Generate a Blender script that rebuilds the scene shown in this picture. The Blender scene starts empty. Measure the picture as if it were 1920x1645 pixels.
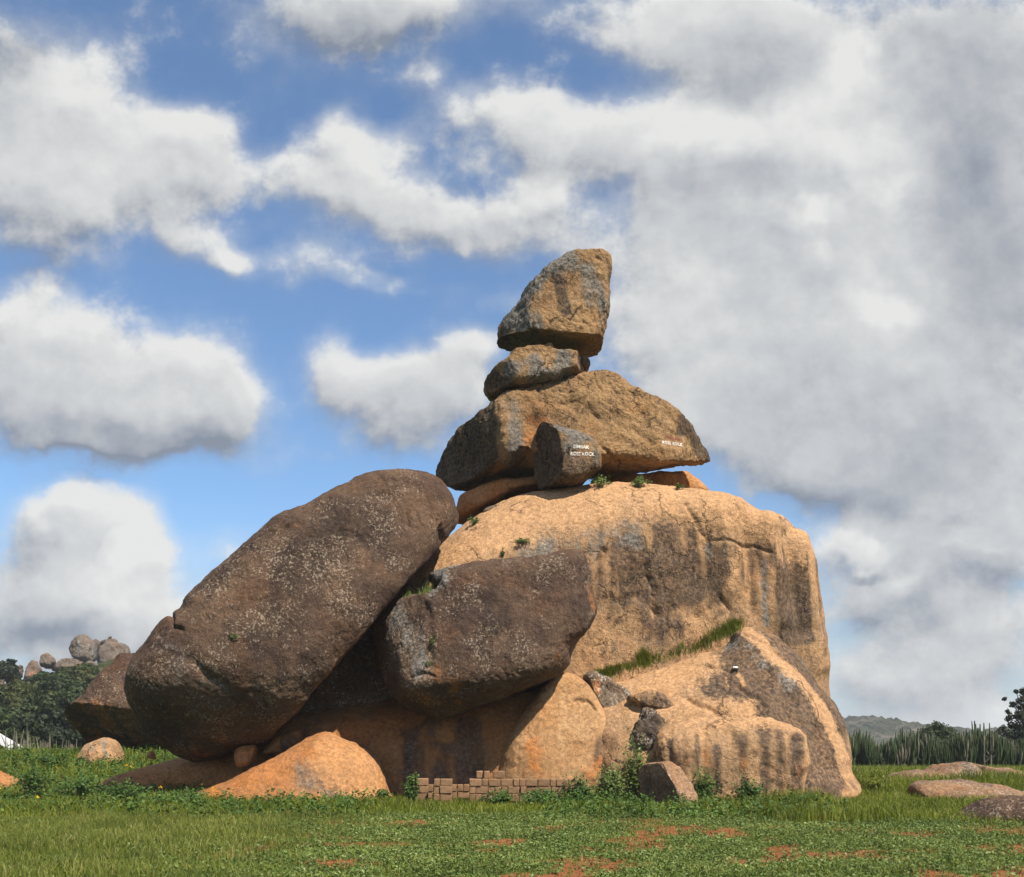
import bpy, bmesh, math, random
import numpy as np
from mathutils import Vector
from mathutils.bvhtree import BVHTree

# ------------------------------------------------------------------ camera, world, sun
scene = bpy.context.scene
F, HOR, EYE = 2100.0, 1390.0, 1.25          # focal length (photo pixels), horizon row, eye height

cam_d = bpy.data.cameras.new('camera')
cam_d.sensor_width = 36.0
cam_d.lens = F / 1920.0 * 36.0
cam_d.shift_y = (HOR - 822.5) / 1920.0
cam_d.clip_start = 0.1
cam_d.clip_end = 20000
cam = bpy.data.objects.new('camera', cam_d)
scene.collection.objects.link(cam)
cam.location = (0, 0, EYE)
cam.rotation_euler = (math.radians(90), 0, 0)
scene.camera = cam

SUN = Vector((0.43, -0.45, 0.80)).normalized()   # direction towards the sun
SUN_EL = math.asin(SUN.z)
SUN_AZ = math.atan2(SUN.x, SUN.y)

sun_d = bpy.data.lights.new('sun', 'SUN')
sun_d.energy = 5.0
sun_d.angle = math.radians(0.5)
sun_d.color = (1.0, 0.90, 0.75)
sun = bpy.data.objects.new('sun', sun_d)
scene.collection.objects.link(sun)
sun.rotation_euler = SUN.to_track_quat('Z', 'Y').to_euler()
sun.location = (20, -20, 40)

vs = scene.view_settings
vs.view_transform = 'Standard'
vs.look = 'None'
vs.exposure = 0.65
vs.gamma = 1.0
vs.use_curve_mapping = False
scene.render.engine = 'CYCLES'
cy = scene.cycles
cy.use_denoising = True
cy.use_adaptive_sampling = True
cy.adaptive_threshold = 0.02
cy.max_bounces = 4
cy.diffuse_bounces = 3
cy.transparent_max_bounces = 8


class NT:
    """small helper to write node trees"""
    def __init__(self, tree):
        self.t = tree
        self.n = tree.nodes
        self.l = tree.links

    def node(self, kind, **kw):
        nd = self.n.new(kind)
        for k, v in kw.items():
            setattr(nd, k, v)
        return nd

    def put(self, sock, v):
        if isinstance(v, bpy.types.NodeSocket):
            self.l.new(v, sock)
        else:
            if hasattr(sock, 'default_value'):
                try:
                    sock.default_value = v
                except Exception:
                    if isinstance(v, (int, float)):
                        sock.default_value = (v, v, v)
                    else:
                        sock.default_value = (*v, 1.0)

    def math(self, op, a, b=0.0, c=0.0, clamp=False):
        nd = self.node('ShaderNodeMath', operation=op, use_clamp=clamp)
        for i, v in enumerate((a, b, c)):
            self.put(nd.inputs[i], v)
        return nd.outputs[0]

    def vmath(self, op, a, b=(0, 0, 0), s=None):
        nd = self.node('ShaderNodeVectorMath', operation=op)
        self.put(nd.inputs[0], a)
        if op != 'LENGTH' and op != 'NORMALIZE' and op != 'SCALE':
            self.put(nd.inputs[1], b)
        if s is not None:
            self.put(nd.inputs[3], s)
        return nd.outputs[1] if op in ('LENGTH', 'DOT_PRODUCT', 'DISTANCE') else nd.outputs[0]

    def mix(self, f, a, b, blend='MIX'):
        nd = self.node('ShaderNodeMix', data_type='RGBA', blend_type=blend)
        nd.clamp_factor = True
        self.put(nd.inputs[0], f)
        self.put(nd.inputs[6], a)
        self.put(nd.inputs[7], b)
        return nd.outputs[2]

    def ramp(self, v, lo, hi, a=0.0, b=1.0, smooth=True):
        nd = self.node('ShaderNodeMapRange', interpolation_type='SMOOTHSTEP' if smooth else 'LINEAR')
        self.put(nd.inputs[0], v)
        for i, x in enumerate((lo, hi, a, b)):
            self.put(nd.inputs[1 + i], x)
        return nd.outputs[0]

    def noise(self, vec, scale, detail=4.0, rough=0.55, dist=0.0, color=False, lac=2.0):
        nd = self.node('ShaderNodeTexNoise')
        self.put(nd.inputs['Vector'], vec)
        nd.inputs['Scale'].default_value = scale
        nd.inputs['Detail'].default_value = detail
        nd.inputs['Roughness'].default_value = rough
        nd.inputs['Lacunarity'].default_value = lac
        nd.inputs['Distortion'].default_value = dist
        return nd.outputs[1] if color else nd.outputs[0]

    def voro(self, vec, scale, feature='F1', out=0, rnd=1.0):
        nd = self.node('ShaderNodeTexVoronoi', feature=feature)
        self.put(nd.inputs['Vector'], vec)
        nd.inputs['Scale'].default_value = scale
        nd.inputs['Randomness'].default_value = rnd
        return nd.outputs[out]


def rgb(*c):
    return (*c, 1.0)


# ---- sky: Nishita + procedural clouds in direction space
world = bpy.data.worlds.new('World')
scene.world = world
world.use_nodes = True
world.cycles.sampling_method = 'MANUAL'
world.cycles.sample_map_resolution = 512
W = NT(world.node_tree)
W.n.clear()

# cloud masses: (photo x, photo y, half width, half height, weight)
CLOUDS = [
    # left upper bank
    (60, 190, 150, 120, .8), (150, 200, 110, 100, .7), (70, 320, 230, 130, 1.0), (250, 290, 200, 110, .9), (360, 260, 120, 90, .7),
    (420, 300, 110, 80, .6), (120, 400, 160, 60, .5), (380, 425, 95, 55, .75), (445, 470, 60, 45, .7), (320, 390, 70, 45, .4), (40, 80, 220, 100, .6), (60, 470, 220, 45, .45),
    # centre small ones
    (645, 245, 75, 75, .9), (745, 265, 90, 60, .65), (700, 365, 160, 70, .9), (850, 400, 150, 60, .75), (580, 320, 170, 60, .55),
    (800, 140, 55, 55, .55), (860, 200, 80, 60, .45), (980, 230, 120, 70, .8), (1020, 375, 65, 55, .8), (1080, 290, 200, 80, .8),
    (960, 430, 140, 60, .6),
    # top haze
    (600, 30, 210, 105, .85), (820, 10, 280, 80, .7), (1260, 40, 200, 110, .9), (1450, 60, 260, 130, 1.0),
    # right bank
    (1290, 260, 200, 120, 1.1), (1500, 280, 260, 170, 1.2), (1750, 250, 260, 250, 1.2), (1850, 100, 250, 160, 1.0),
    (1300, 430, 260, 120, 1.1), (1600, 480, 320, 150, 1.2), (1850, 500, 250, 200, 1.2), (1250, 600, 200, 120, 1.0),
    (1450, 650, 260, 150, 1.2), (1750, 720, 300, 170, 1.2), (1320, 780, 180, 110, 1.0), (1550, 830, 200, 90, .9), (1820, 850, 240, 90, .9),
    # left middle bank
    (90, 600, 160, 100, .9), (60, 700, 200, 120, 1.0), (230, 720, 220, 120, 1.0), (360, 700, 130, 110, .9), (430, 770, 110, 80, .7), (120, 820, 200, 60, .6), (300, 830, 180, 60, .6),
    # centre middle
    (640, 680, 70, 75, .8), (730, 730, 150, 90, .9), (850, 740, 140, 100, .8), (880, 665, 80, 50, .5), (760, 820, 150, 50, .4), (680, 510, 150, 40, .42), (590, 470, 130, 55, .45), (960, 560, 160, 60, .3), (520, 860, 120, 60, .22), (480, 1090, 160, 60, .25),
    # left low
    (130, 970, 110, 80, 1.0), (250, 990, 80, 80, .8), (100, 1080, 180, 110, 1.0), (250, 1090, 130, 110, .9), (60, 1180, 220, 80, .7), (300, 1180, 220, 80, .7), (430, 1030, 60, 40, .4),
    # right low
    (1600, 1010, 130, 70, 1.0), (1730, 1040, 130, 80, .9), (1880, 1060, 120, 70, .6), (1650, 1130, 200, 80, .7), (1850, 1180, 200, 100, .8), (1650, 1260, 250, 100, .8),
    (1850, 1330, 200, 70, .6), (1000, 1150, 500, 160, .4), (1780, 930, 260, 80, .9), (1650, 890, 190, 60, .7), (1890, 990, 120, 90, .7), (1400, 900, 100, 60, .4),
    (0, 1300, 200, 80, .5), (1700, 1370, 260, 50, .6), (760, 1010, 200, 60, .2),
]


# lighter and darker reaches of the cloud (same layout, weight is brightness)
TONES = [
    (1860, 330, 130, 200, -.48), (1800, 60, 220, 90, -.40), (1400, 110, 120, 80, -.45), (1300, 310, 60, 60, -.35), (1450, 350, 120, 60, -.30), (1880, 560, 160, 140, -.25),
    (1640, 110, 60, 75, .75), (1520, 410, 60, 50, .6), (1640, 560, 90, 60, .5), (1340, 190, 170, 80, .50), (1560, 250, 180, 80, .45), (1700, 330, 80, 40, .40), (1240, 260, 80, 60, .35),
    (1000, 210, 60, 50, .35), (1020, 370, 60, 45, .45), (1300, 560, 130, 90, .35), (1450, 520, 130, 60, -.10), (1650, 760, 200, 90, -.15), (1300, 720, 140, 70, .25),
    (150, 160, 100, 60, .35), (60, 330, 120, 60, .25), (350, 220, 80, 50, .35), (420, 440, 70, 40, .50), (40, 80, 160, 70, -.55), (60, 460, 160, 40, -.60), (200, 360, 60, 40, .20),
    (640, 230, 50, 40, .35), (720, 340, 90, 30, .50), (560, 30, 160, 60, -.35), (800, 60, 260, 60, -.40), (1180, 60, 60, 70, .15),
    (90, 590, 120, 60, .30), (330, 630, 90, 50, .30), (200, 740, 200, 50, .05), (120, 850, 220, 60, -.45), (330, 850, 160, 50, -.45), (650, 660, 60, 40, .35), (760, 820, 160, 60, -.30),
    (130, 930, 90, 40, .55), (260, 950, 60, 50, .45), (230, 1080, 120, 60, .45), (30, 980, 50, 60, -.35), (40, 1190, 160, 60, -.55), (180, 1200, 160, 40, -.30),
    (1600, 1000, 110, 40, .65), (1640, 1050, 70, 26, -.55), (1720, 1080, 100, 40, .35), (1850, 1090, 120, 50, -.40), (1700, 1170, 160, 40, -.35), (1800, 1290, 200, 60, -.25), (1850, 1380, 220, 50, .05),
    (1560, 800, 160, 60, .05), (1750, 880, 220, 60, -.30), (1500, 900, 140, 50, -.20),
]
QX0, QX1, QZ0, QZ1 = -0.60, 0.60, -0.06, 0.80


def blob_table(blobs, k, nx=96, nz=80):
    """sum of soft blobs over the part of the sky ahead, as separable terms (x profile times height profile)"""
    xs = np.linspace(QX0, QX1, nx)
    zs = np.linspace(QZ0, QZ1, nz)
    X, Z = np.meshgrid(xs, zs, indexing='ij')
    out = np.zeros_like(X)
    for (px, py, rx, ry, wt) in blobs:
        d2 = ((X - (px - 960) / F) * F / (rx * k)) ** 2 + ((Z - (HOR - py) / F) * F / (ry * k)) ** 2
        out += wt * np.exp(-1.9 * d2)
    return out


def profile_curves(T, coord, funcs, lo, hi):
    """three profiles in one curve node -> vector"""
    nd = T.node('ShaderNodeRGBCurve')
    mp = nd.mapping
    mp.use_clip = False
    sc, of = [], []
    n = funcs.shape[0]
    pos = np.linspace(0, 1, n)
    for c in range(3):
        f = funcs[:, c]
        a, b = f.min(), f.max()
        if b - a < 1e-9:
            b = a + 1e-9
        g = (f - a) / (b - a)
        sc.append(float(b - a))
        of.append(float(a))
        cv = mp.curves[c]
        cv.points[0].location = (0.0, float(g[0]))
        cv.points[1].location = (1.0, float(g[-1]))
        for p_, v_ in zip(pos[1:-1], g[1:-1]):
            cv.points.new(float(p_), float(v_))
    mp.update()
    t = T.ramp(coord, lo, hi, 0.0, 1.0, smooth=False)
    cb = T.node('ShaderNodeCombineXYZ')
    for i in range(3):
        T.put(cb.inputs[i], t)
    T.l.new(cb.outputs[0], nd.inputs[1])
    return T.vmath('ADD', T.vmath('MULTIPLY', nd.outputs[0], tuple(sc)), tuple(of))


def table_nodes(T, x, z, table, rank):
    U, S, V = np.linalg.svd(table, full_matrices=False)
    total = None
    for k in range(0, rank, 3):
        r = np.sqrt(S[k:k + 3])
        a = profile_curves(T, x, U[:, k:k + 3] * r, QX0, QX1)
        b = profile_curves(T, z, V[k:k + 3].T * r, QZ0, QZ1)
        d = T.vmath('DOT_PRODUCT', a, b)
        total = d if total is None else T.math('ADD', total, d)
    return total


def cloud_group():
    g = bpy.data.node_groups.new('cloud_cover', 'ShaderNodeTree')
    g.interface.new_socket('Direction', in_out='INPUT', socket_type='NodeSocketVector')
    g.interface.new_socket('Offset', in_out='INPUT', socket_type='NodeSocketVector')
    g.interface.new_socket('Cover', in_out='OUTPUT', socket_type='NodeSocketFloat')
    g.interface.new_socket('Veil', in_out='OUTPUT', socket_type='NodeSocketFloat')
    T = NT(g)
    gi = T.node('NodeGroupInput')
    go = T.node('NodeGroupOutput')
    d = gi.outputs[0]
    sep = T.node('ShaderNodeSeparateXYZ')
    T.put(sep.inputs[0], d)
    y = T.math('MAXIMUM', sep.outputs[1], 0.08)
    comb = T.node('ShaderNodeCombineXYZ')
    T.put(comb.inputs[0], T.math('DIVIDE', sep.outputs[0], y))
    T.put(comb.inputs[1], T.math('DIVIDE', sep.outputs[2], y))
    q0 = T.vmath('ADD', comb.outputs[0], gi.outputs[1])
    w = T.noise(q0, 7.0, 4.0, 0.55, color=True)
    q = T.vmath('ADD', q0, T.vmath('SCALE', T.vmath('SUBTRACT', w, (0.5, 0.5, 0.5)), s=0.085))
    sq = T.node('ShaderNodeSeparateXYZ')
    T.put(sq.inputs[0], q)
    total = table_nodes(T, sq.outputs[0], sq.outputs[1], blob_table(CLOUDS, 1.05), 15)
    gen = T.ramp(T.noise(T.vmath('MULTIPLY', d, (1, 1, 1.6)), 2.2, 3.0, 0.5), 0.42, 0.70, 0.0, 1.1)
    sepq = T.node('ShaderNodeSeparateXYZ')
    T.put(sepq.inputs[0], comb.outputs[0])
    inx = T.ramp(T.math('ABSOLUTE', sepq.outputs[0]), 0.46, 0.58, 1.0, 0.0)
    inz = T.ramp(sepq.outputs[1], 0.67, 0.78, 1.0, 0.0)
    iny = T.math('GREATER_THAN', sep.outputs[1], 0.08)
    m = T.math('MULTIPLY', T.math('MULTIPLY', inx, inz), iny)
    mixv = T.node('ShaderNodeMix', data_type='FLOAT')
    T.put(mixv.inputs[0], m)
    T.put(mixv.inputs[2], gen)
    T.put(mixv.inputs[3], total)
    cover = T.math('MINIMUM', mixv.outputs[0], 1.3)
    n = T.noise(q0, 13.0, 9.0, 0.64)
    bl = T.math('ABSOLUTE', T.math('SUBTRACT', T.noise(q0, 8.0, 5.0, 0.6), 0.5))
    out = T.math('MULTIPLY_ADD', T.math('SUBTRACT', n, 0.5), 1.5, cover)
    out = T.math('MULTIPLY_ADD', T.math('SUBTRACT', bl, 0.08), -1.3, out)
    T.l.new(out, go.inputs[0])
    T.l.new(T.math('MULTIPLY_ADD', T.math('SUBTRACT', n, 0.5), 0.7, cover), go.inputs[1])
    return g


grp = cloud_group()
tc = W.node('ShaderNodeTexCoord')
direc = W.vmath('NORMALIZE', tc.outputs['Generated'])
sepd = W.node('ShaderNodeSeparateXYZ')
W.put(sepd.inputs[0], direc)
yd = W.math('MAXIMUM', sepd.outputs[1], 0.08)
wt_ = W.node('ShaderNodeSeparateXYZ')
W.put(wt_.inputs[0], W.vmath('SUBTRACT', W.noise(direc, 9.0, 4.0, 0.6, color=True), (0.5, 0.5, 0.5)))
tone = table_nodes(W, W.math('MULTIPLY_ADD', wt_.outputs[0], 0.16, W.math('DIVIDE', sepd.outputs[0], yd)), W.math('MULTIPLY_ADD', wt_.outputs[2], 0.16, W.math('DIVIDE', sepd.outputs[2], yd)), blob_table(TONES, 1.2), 12)
tone = W.math('MULTIPLY', tone, W.math('GREATER_THAN', sepd.outputs[1], 0.08))


def cover(offset):
    nd = W.node('ShaderNodeGroup')
    nd.node_tree = grp
    W.put(nd.inputs[0], direc)
    nd.inputs[1].default_value = offset
    return nd.outputs


c0, cveil = cover((0, 0, 0))
c1 = cover((0.006, 0.017, 0))[0]
sky = W.node('ShaderNodeTexSky', sky_type='NISHITA')
sky.sun_disc = False
sky.sun_elevation = SUN_EL
sky.sun_rotation = SUN_AZ
sky.altitude = 1200
sky.air_density = 1.0
sky.dust_density = 0.6
sky.ozone_density = 1.2
SKY_STRENGTH = 0.0635
alpha = W.math('MAXIMUM', W.ramp(c0, 0.18, 0.85), W.ramp(cveil, 0.02, 0.75, 0.0, 0.62))
lit = W.ramp(W.math('SUBTRACT', c0, c1), -0.5, 0.5, -0.5, 0.5, smooth=False)
fine = W.noise(direc, 6.0, 5.0, 0.6)
br = W.math('MULTIPLY_ADD', lit, W.ramp(cveil, 0.55, 1.15, 1.20, 0.48), 0.66)
br = W.math('MULTIPLY_ADD', W.math('SUBTRACT', fine, 0.5), 0.7, br)
br = W.math('MULTIPLY_ADD', tone, 0.95, br)
shade = W.ramp(br, -0.25, 1.1, -0.12, 1.0, smooth=False)
shade = W.math('MAXIMUM', shade, 0.0)
ccol = W.mix(shade, rgb(2.5, 2.85, 3.5), rgb(8.2, 8.2, 8.0))
blue = W.mix(1.0, sky.outputs[0], rgb(1.15, 1.46, 1.66), 'MULTIPLY')
veil = W.ramp(sepd.outputs[2], 0.0, 0.22, 0.70, 0.07)
blue = W.mix(veil, blue, rgb(4.9, 5.4, 6.1))
col = W.mix(W.math('MULTIPLY', alpha, 0.97), blue, ccol)
bg = W.node('ShaderNodeBackground')
W.put(bg.inputs[0], col)
bg.inputs[1].default_value = SKY_STRENGTH
wo = W.node('ShaderNodeOutputWorld')
W.l.new(bg.outputs[0], wo.inputs[0])

# ------------------------------------------------------------------ helpers
RNG = np.random.default_rng(7)
random.seed(7)
COL = scene.collection


def P(px, py, Y):
    """photo pixel at distance Y -> a point in the place"""
    return np.array([(px - 960.0) / F * Y, Y, EYE + (HOR - py) / F * Y])


def tag(o, label, cat, group=None, kind=None):
    if label:
        o['label'] = label
    if cat:
        o['category'] = cat
    if group:
        o['group'] = group
    if kind:
        o['kind'] = kind
    return o


def ss(x, a, b):
    t = np.clip((x - a) / (b - a), 0, 1)
    return t * t * (3 - 2 * t)


_perm = np.random.default_rng(3).permutation(256)
_perm = np.concatenate([_perm, _perm, _perm]).astype(np.int64)
_grad = np.random.default_rng(4).normal(size=(256, 3))
_grad /= np.linalg.norm(_grad, axis=1)[:, None]


def pnoise(p):
    i = np.floor(p).astype(np.int64)
    f = p - i
    u = f * f * f * (f * (f * 6 - 15) + 10)
    i &= 255
    res = 0
    for dx in (0, 1):
        wx = u[:, 0] if dx else 1 - u[:, 0]
        for dy in (0, 1):
            wy = u[:, 1] if dy else 1 - u[:, 1]
            for dz in (0, 1):
                wz = u[:, 2] if dz else 1 - u[:, 2]
                h = _perm[_perm[_perm[(i[:, 0] + dx) & 255] + ((i[:, 1] + dy) & 255)] + ((i[:, 2] + dz) & 255)]
                g = _grad[h]
                res = res + wx * wy * wz * (g[:, 0] * (f[:, 0] - dx) + g[:, 1] * (f[:, 1] - dy) + g[:, 2] * (f[:, 2] - dz))
    return res * 1.6


def fbm(p, octaves=4, rough=0.5):
    a, r, s = 1.0, 0.0, 1.0
    for k in range(octaves):
        r = r + a * pnoise(p * s + k * 17.3)
        a *= rough
        s *= 2.03
    return r


def mesh_np(name, verts, faces, mat=None, parent=None, loc=None, smooth=True, attrs=None):
    """faces: int array (M,k); verts in world coordinates; origin moved to loc"""
    me = bpy.data.meshes.new(name)
    verts = np.asarray(verts, dtype=np.float64)
    if loc is None:
        loc = (0, 0, 0)
    v = (verts - np.asarray(loc)).astype(np.float32)
    faces = np.asarray(faces, dtype=np.int32)
    m, k = faces.shape
    me.vertices.add(len(v))
    me.vertices.foreach_set('co', v.ravel())
    me.loops.add(m * k)
    me.loops.foreach_set('vertex_index', faces.ravel())
    me.polygons.add(m)
    me.polygons.foreach_set('loop_start', np.arange(0, m * k, k, dtype=np.int32))
    me.polygons.foreach_set('loop_total', np.full(m, k, dtype=np.int32))
    me.update(calc_edges=True)
    me.polygons.foreach_set('use_smooth', np.full(m, smooth, dtype=bool))
    if attrs:
        for an, av in attrs.items():
            a = me.attributes.new(an, 'FLOAT', 'POINT')
            a.data.foreach_set('value', np.asarray(av, dtype=np.float32))
    if mat:
        me.materials.append(mat)
    o = bpy.data.objects.new(name, me)
    COL.objects.link(o)
    o.location = loc
    if parent is not None:
        o.parent = parent
        o.location = tuple(np.asarray(loc) - np.asarray(parent.location))
    return o


def empty(name, loc):
    o = bpy.data.objects.new(name, None)
    o.empty_display_size = 0.2
    COL.objects.link(o)
    o.location = loc
    return o


# ------------------------------------------------------------------ materials
def new_mat(name):
    m = bpy.data.materials.new(name)
    m.use_nodes = True
    t = NT(m.node_tree)
    t.n.clear()
    out = t.node('ShaderNodeOutputMaterial')
    return m, t, out


def rock_mat(name, light, mid, dark, grey=(0.20, 0.20, 0.19), rust=(0.42, 0.16, 0.04), speck=0.5, speck_col=(0.62, 0.58, 0.52),
             streak=0.3, crack=0.6, bump=1.0, base_dark=0.0, warm=0.5, scale=1.0):
    m, t, out = new_mat(name)
    tc = t.node('ShaderNodeTexCoord')
    co = t.vmath('SCALE', tc.outputs['Object'], s=scale)
    def attr(n):
        a = t.node('ShaderNodeAttribute', attribute_name=n)
        return a.outputs['Fac']
    n_big = t.noise(co, 0.55, 6.0, 0.6)
    n_mid = t.noise(co, 2.6, 8.0, 0.65)
    n_fine = t.noise(co, 13.0, 8.0, 0.7)
    n_grain = t.noise(co, 55.0, 4.0, 0.7)
    col = t.mix(t.ramp(n_big, 0.32, 0.68), rgb(*mid), rgb(*light))
    # warm / rusty clouds
    n_r = t.noise(t.vmath('ADD', co, (7.1, 3.3, 1.7)), 1.3, 6.0, 0.6)
    col = t.mix(t.math('MULTIPLY', t.ramp(n_r, 0.50, 0.78), warm), col, rgb(*rust))
    # mineral streaks that run down the rock
    sco = t.vmath('MULTIPLY', co, (2.3, 2.3, 0.22))
    n_s = t.noise(sco, 1.0, 6.0, 0.62, 0.5)
    k_s = t.math('MULTIPLY', t.ramp(n_s, 0.53, 0.70), streak)
    dcol = t.mix(t.ramp(n_mid, 0.36, 0.66), rgb(*[c * 0.60 for c in dark]), rgb(*[c * 1.55 for c in dark]))
    col = t.mix(k_s, col, dcol)
    # weathered dark varnish and a few painted shaded faces where the stain attribute says so, edges broken up by noise
    brk = t.math('ADD', t.math('MULTIPLY', t.math('SUBTRACT', n_mid, 0.5), 1.5), t.math('MULTIPLY', t.math('SUBTRACT', n_s, 0.5), 2.0))
    brk = t.math('ADD', brk, t.math('MULTIPLY', t.math('SUBTRACT', n_fine, 0.5), 0.9))

    def stain(name, lo, hi, amount):
        a = attr(name)
        k = t.math('MULTIPLY', t.ramp(t.math('ADD', a, brk), lo, hi), t.ramp(a, 0.03, 0.30))
        return t.math('MULTIPLY', k, amount)
    col = t.mix(t.math('MULTIPLY', stain('dark', 0.28, 0.85, 0.92), t.ramp(n_fine, 0.36, 0.64, 1.0, 0.68)), col, dcol)
    gcol = t.mix(t.ramp(n_fine, 0.35, 0.65), rgb(*[c * 0.65 for c in grey]), rgb(*[c * 1.3 for c in grey]))
    col = t.mix(stain('grey', 0.30, 0.85, 0.85), col, gcol)
    col = t.mix(stain('light', 0.30, 0.85, 0.85), col, rgb(*light))
    col = t.mix(stain('rust', 0.30, 0.85, 0.85), col, rgb(*rust))
    k_m = t.math('MULTIPLY', t.math('MULTIPLY', t.ramp(t.noise(t.vmath('MULTIPLY', co, (1.2, 1.2, 0.7)), 5.0, 8.0, 0.72), 0.50, 0.66), attr('rough')), 0.75)
    col = t.mix(k_m, col, dcol)
    # grain and mottling
    col = t.mix(1.0, col, t.mix(t.ramp(n_fine, 0.28, 0.72), rgb(0.62, 0.60, 0.58), rgb(1.22, 1.22, 1.22)), 'MULTIPLY')
    col = t.mix(1.0, col, t.mix(t.ramp(n_grain, 0.30, 0.70), rgb(0.72, 0.72, 0.72), rgb(1.2, 1.2, 1.2)), 'MULTIPLY')
    # pale lichen specks, which also paint in glints on dark boulders
    lco = t.vmath('ADD', co, t.vmath('SCALE', t.noise(co, 9.0, 3.0, 0.6, color=True), s=0.12))
    n_l = t.noise(lco, 21.0, 3.0, 0.70)
    gate = t.ramp(t.noise(t.vmath('ADD', co, (3.0, 9.0, 5.0)), 1.1, 6.0, 0.68), 0.40, 0.62)
    k_sp = t.math('MULTIPLY', t.ramp(t.math('MULTIPLY_ADD', gate, 0.10, n_l), 0.62, 0.69), t.math('MULTIPLY', t.ramp(gate, 0.0, 1.0, 0.35, 1.0), speck))
    col = t.mix(k_sp, col, rgb(*speck_col))
    # cracks
    cco = t.vmath('ADD', co, t.vmath('SCALE', t.noise(co, 1.6, 5.0, 0.65, color=True), s=0.9))
    ve = t.voro(cco, 0.95, 'DISTANCE_TO_EDGE')
    cg = t.ramp(t.noise(t.vmath('ADD', co, (1.0, 4.0, 8.0)), 0.9, 4.0, 0.6), 0.50, 0.60)
    k_c = t.math('MULTIPLY', t.math('MULTIPLY', t.ramp(ve, 0.004, 0.028, 1.0, 0.0), cg), crack)
    # small chipped scales
    sc2 = t.vmath('ADD', co, t.vmath('SCALE', t.noise(co, 4.0, 4.0, 0.65, color=True), s=0.35))
    ve2 = t.voro(t.vmath('MULTIPLY', sc2, (1.25, 1.25, 0.8)), 3.4, 'DISTANCE_TO_EDGE')
    cg2 = t.ramp(t.noise(t.vmath('ADD', co, (5.0, 2.0, 6.0)), 1.7, 4.0, 0.6), 0.47, 0.62)
    k_c2 = t.math('MULTIPLY', t.math('MULTIPLY', t.ramp(ve2, 0.0, 0.060, 1.0, 0.0), cg2), t.math('MULTIPLY_ADD', attr('rough'), crack * 0.95, crack * 0.28))
    rim = t.math('ADD', k_c, k_c2, clamp=True)
    col = t.mix(t.math('MULTIPLY', rim, 0.75), col, rgb(*[c * 0.28 for c in dark]))
    bs = t.node('ShaderNodeBsdfPrincipled')
    t.put(bs.inputs['Base Color'], col)
    bs.inputs['Roughness'].default_value = 0.88
    bs.inputs['Specular IOR Level'].default_value = 0.25
    # relief
    h = t.math('MULTIPLY', n_mid, 0.9)
    h = t.math('MULTIPLY_ADD', n_fine, 0.42, h)
    h = t.math('MULTIPLY_ADD', n_grain, 0.07, h)
    h = t.math('MULTIPLY_ADD', rim, -0.35, h)
    h = t.math('MULTIPLY_ADD', k_sp, 0.05, h)
    bp = t.node('ShaderNodeBump')
    bp.inputs['Strength'].default_value = min(1.0, 0.75 * bump)
    bp.inputs['Distance'].default_value = 0.13 * bump
    t.put(bp.inputs['Height'], h)
    t.put(bs.inputs['Normal'], bp.outputs[0])
    t.l.new(bs.outputs[0], out.inputs[0])
    return m


TAN = dict(light=(0.48, 0.285, 0.145), mid=(0.285, 0.182, 0.100), dark=(0.056, 0.041, 0.032))
M_dome = rock_mat('weathered_tan_granite', **TAN, grey=(0.175, 0.170, 0.155), speck=0.10, streak=0.38, crack=0.8, bump=0.95, warm=0.22)
M_stack = rock_mat('rough_ochre_granite', light=(0.355, 0.22, 0.105), mid=(0.25, 0.15, 0.07), dark=(0.040, 0.030, 0.023), grey=(0.15, 0.15, 0.14), speck=0.10, streak=0.30, crack=1.0, bump=1.25, warm=0.3)
M_slab = rock_mat('orange_granite', grey=(0.15, 0.115, 0.085), light=(0.43, 0.22, 0.092), mid=(0.34, 0.142, 0.048), dark=(0.085, 0.056, 0.042), speck=0.06, streak=0.45, crack=0.3, bump=0.75, warm=0.45)
M_brown = rock_mat('dark_brown_lichen_granite', light=(0.138, 0.086, 0.054), mid=(0.056, 0.034, 0.025), dark=(0.030, 0.020, 0.0165), grey=(0.17, 0.165, 0.155),
                   rust=(0.26, 0.11, 0.035), speck=0.72, speck_col=(0.33, 0.265, 0.20), streak=0.30, crack=0.30, bump=1.05, warm=0.22)
M_grey = rock_mat('grey_lichen_granite', light=(0.24, 0.18, 0.125), mid=(0.14, 0.10, 0.068), dark=(0.045, 0.033, 0.027), speck=0.6, streak=0.35, crack=0.5, bump=1.2, warm=0.25)
M_cream = rock_mat('cream_granite', light=(0.43, 0.265, 0.135), mid=(0.35, 0.195, 0.088), dark=(0.085, 0.056, 0.042), speck=0.05, streak=0.15, crack=0.5, bump=0.7, warm=0.4)
M_ramp = rock_mat('brown_tan_granite', light=(0.29, 0.175, 0.098), mid=(0.17, 0.104, 0.062), dark=(0.07, 0.05, 0.04), speck=0.3, streak=0.2, crack=0.3, bump=0.9, warm=0.35)
M_far = rock_mat('hill_granite', light=(0.17, 0.135, 0.11), mid=(0.115, 0.092, 0.076), dark=(0.05, 0.042, 0.036), speck=0.1, streak=0.6, crack=0.4, bump=1.0, warm=0.25, scale=0.5)


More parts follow.
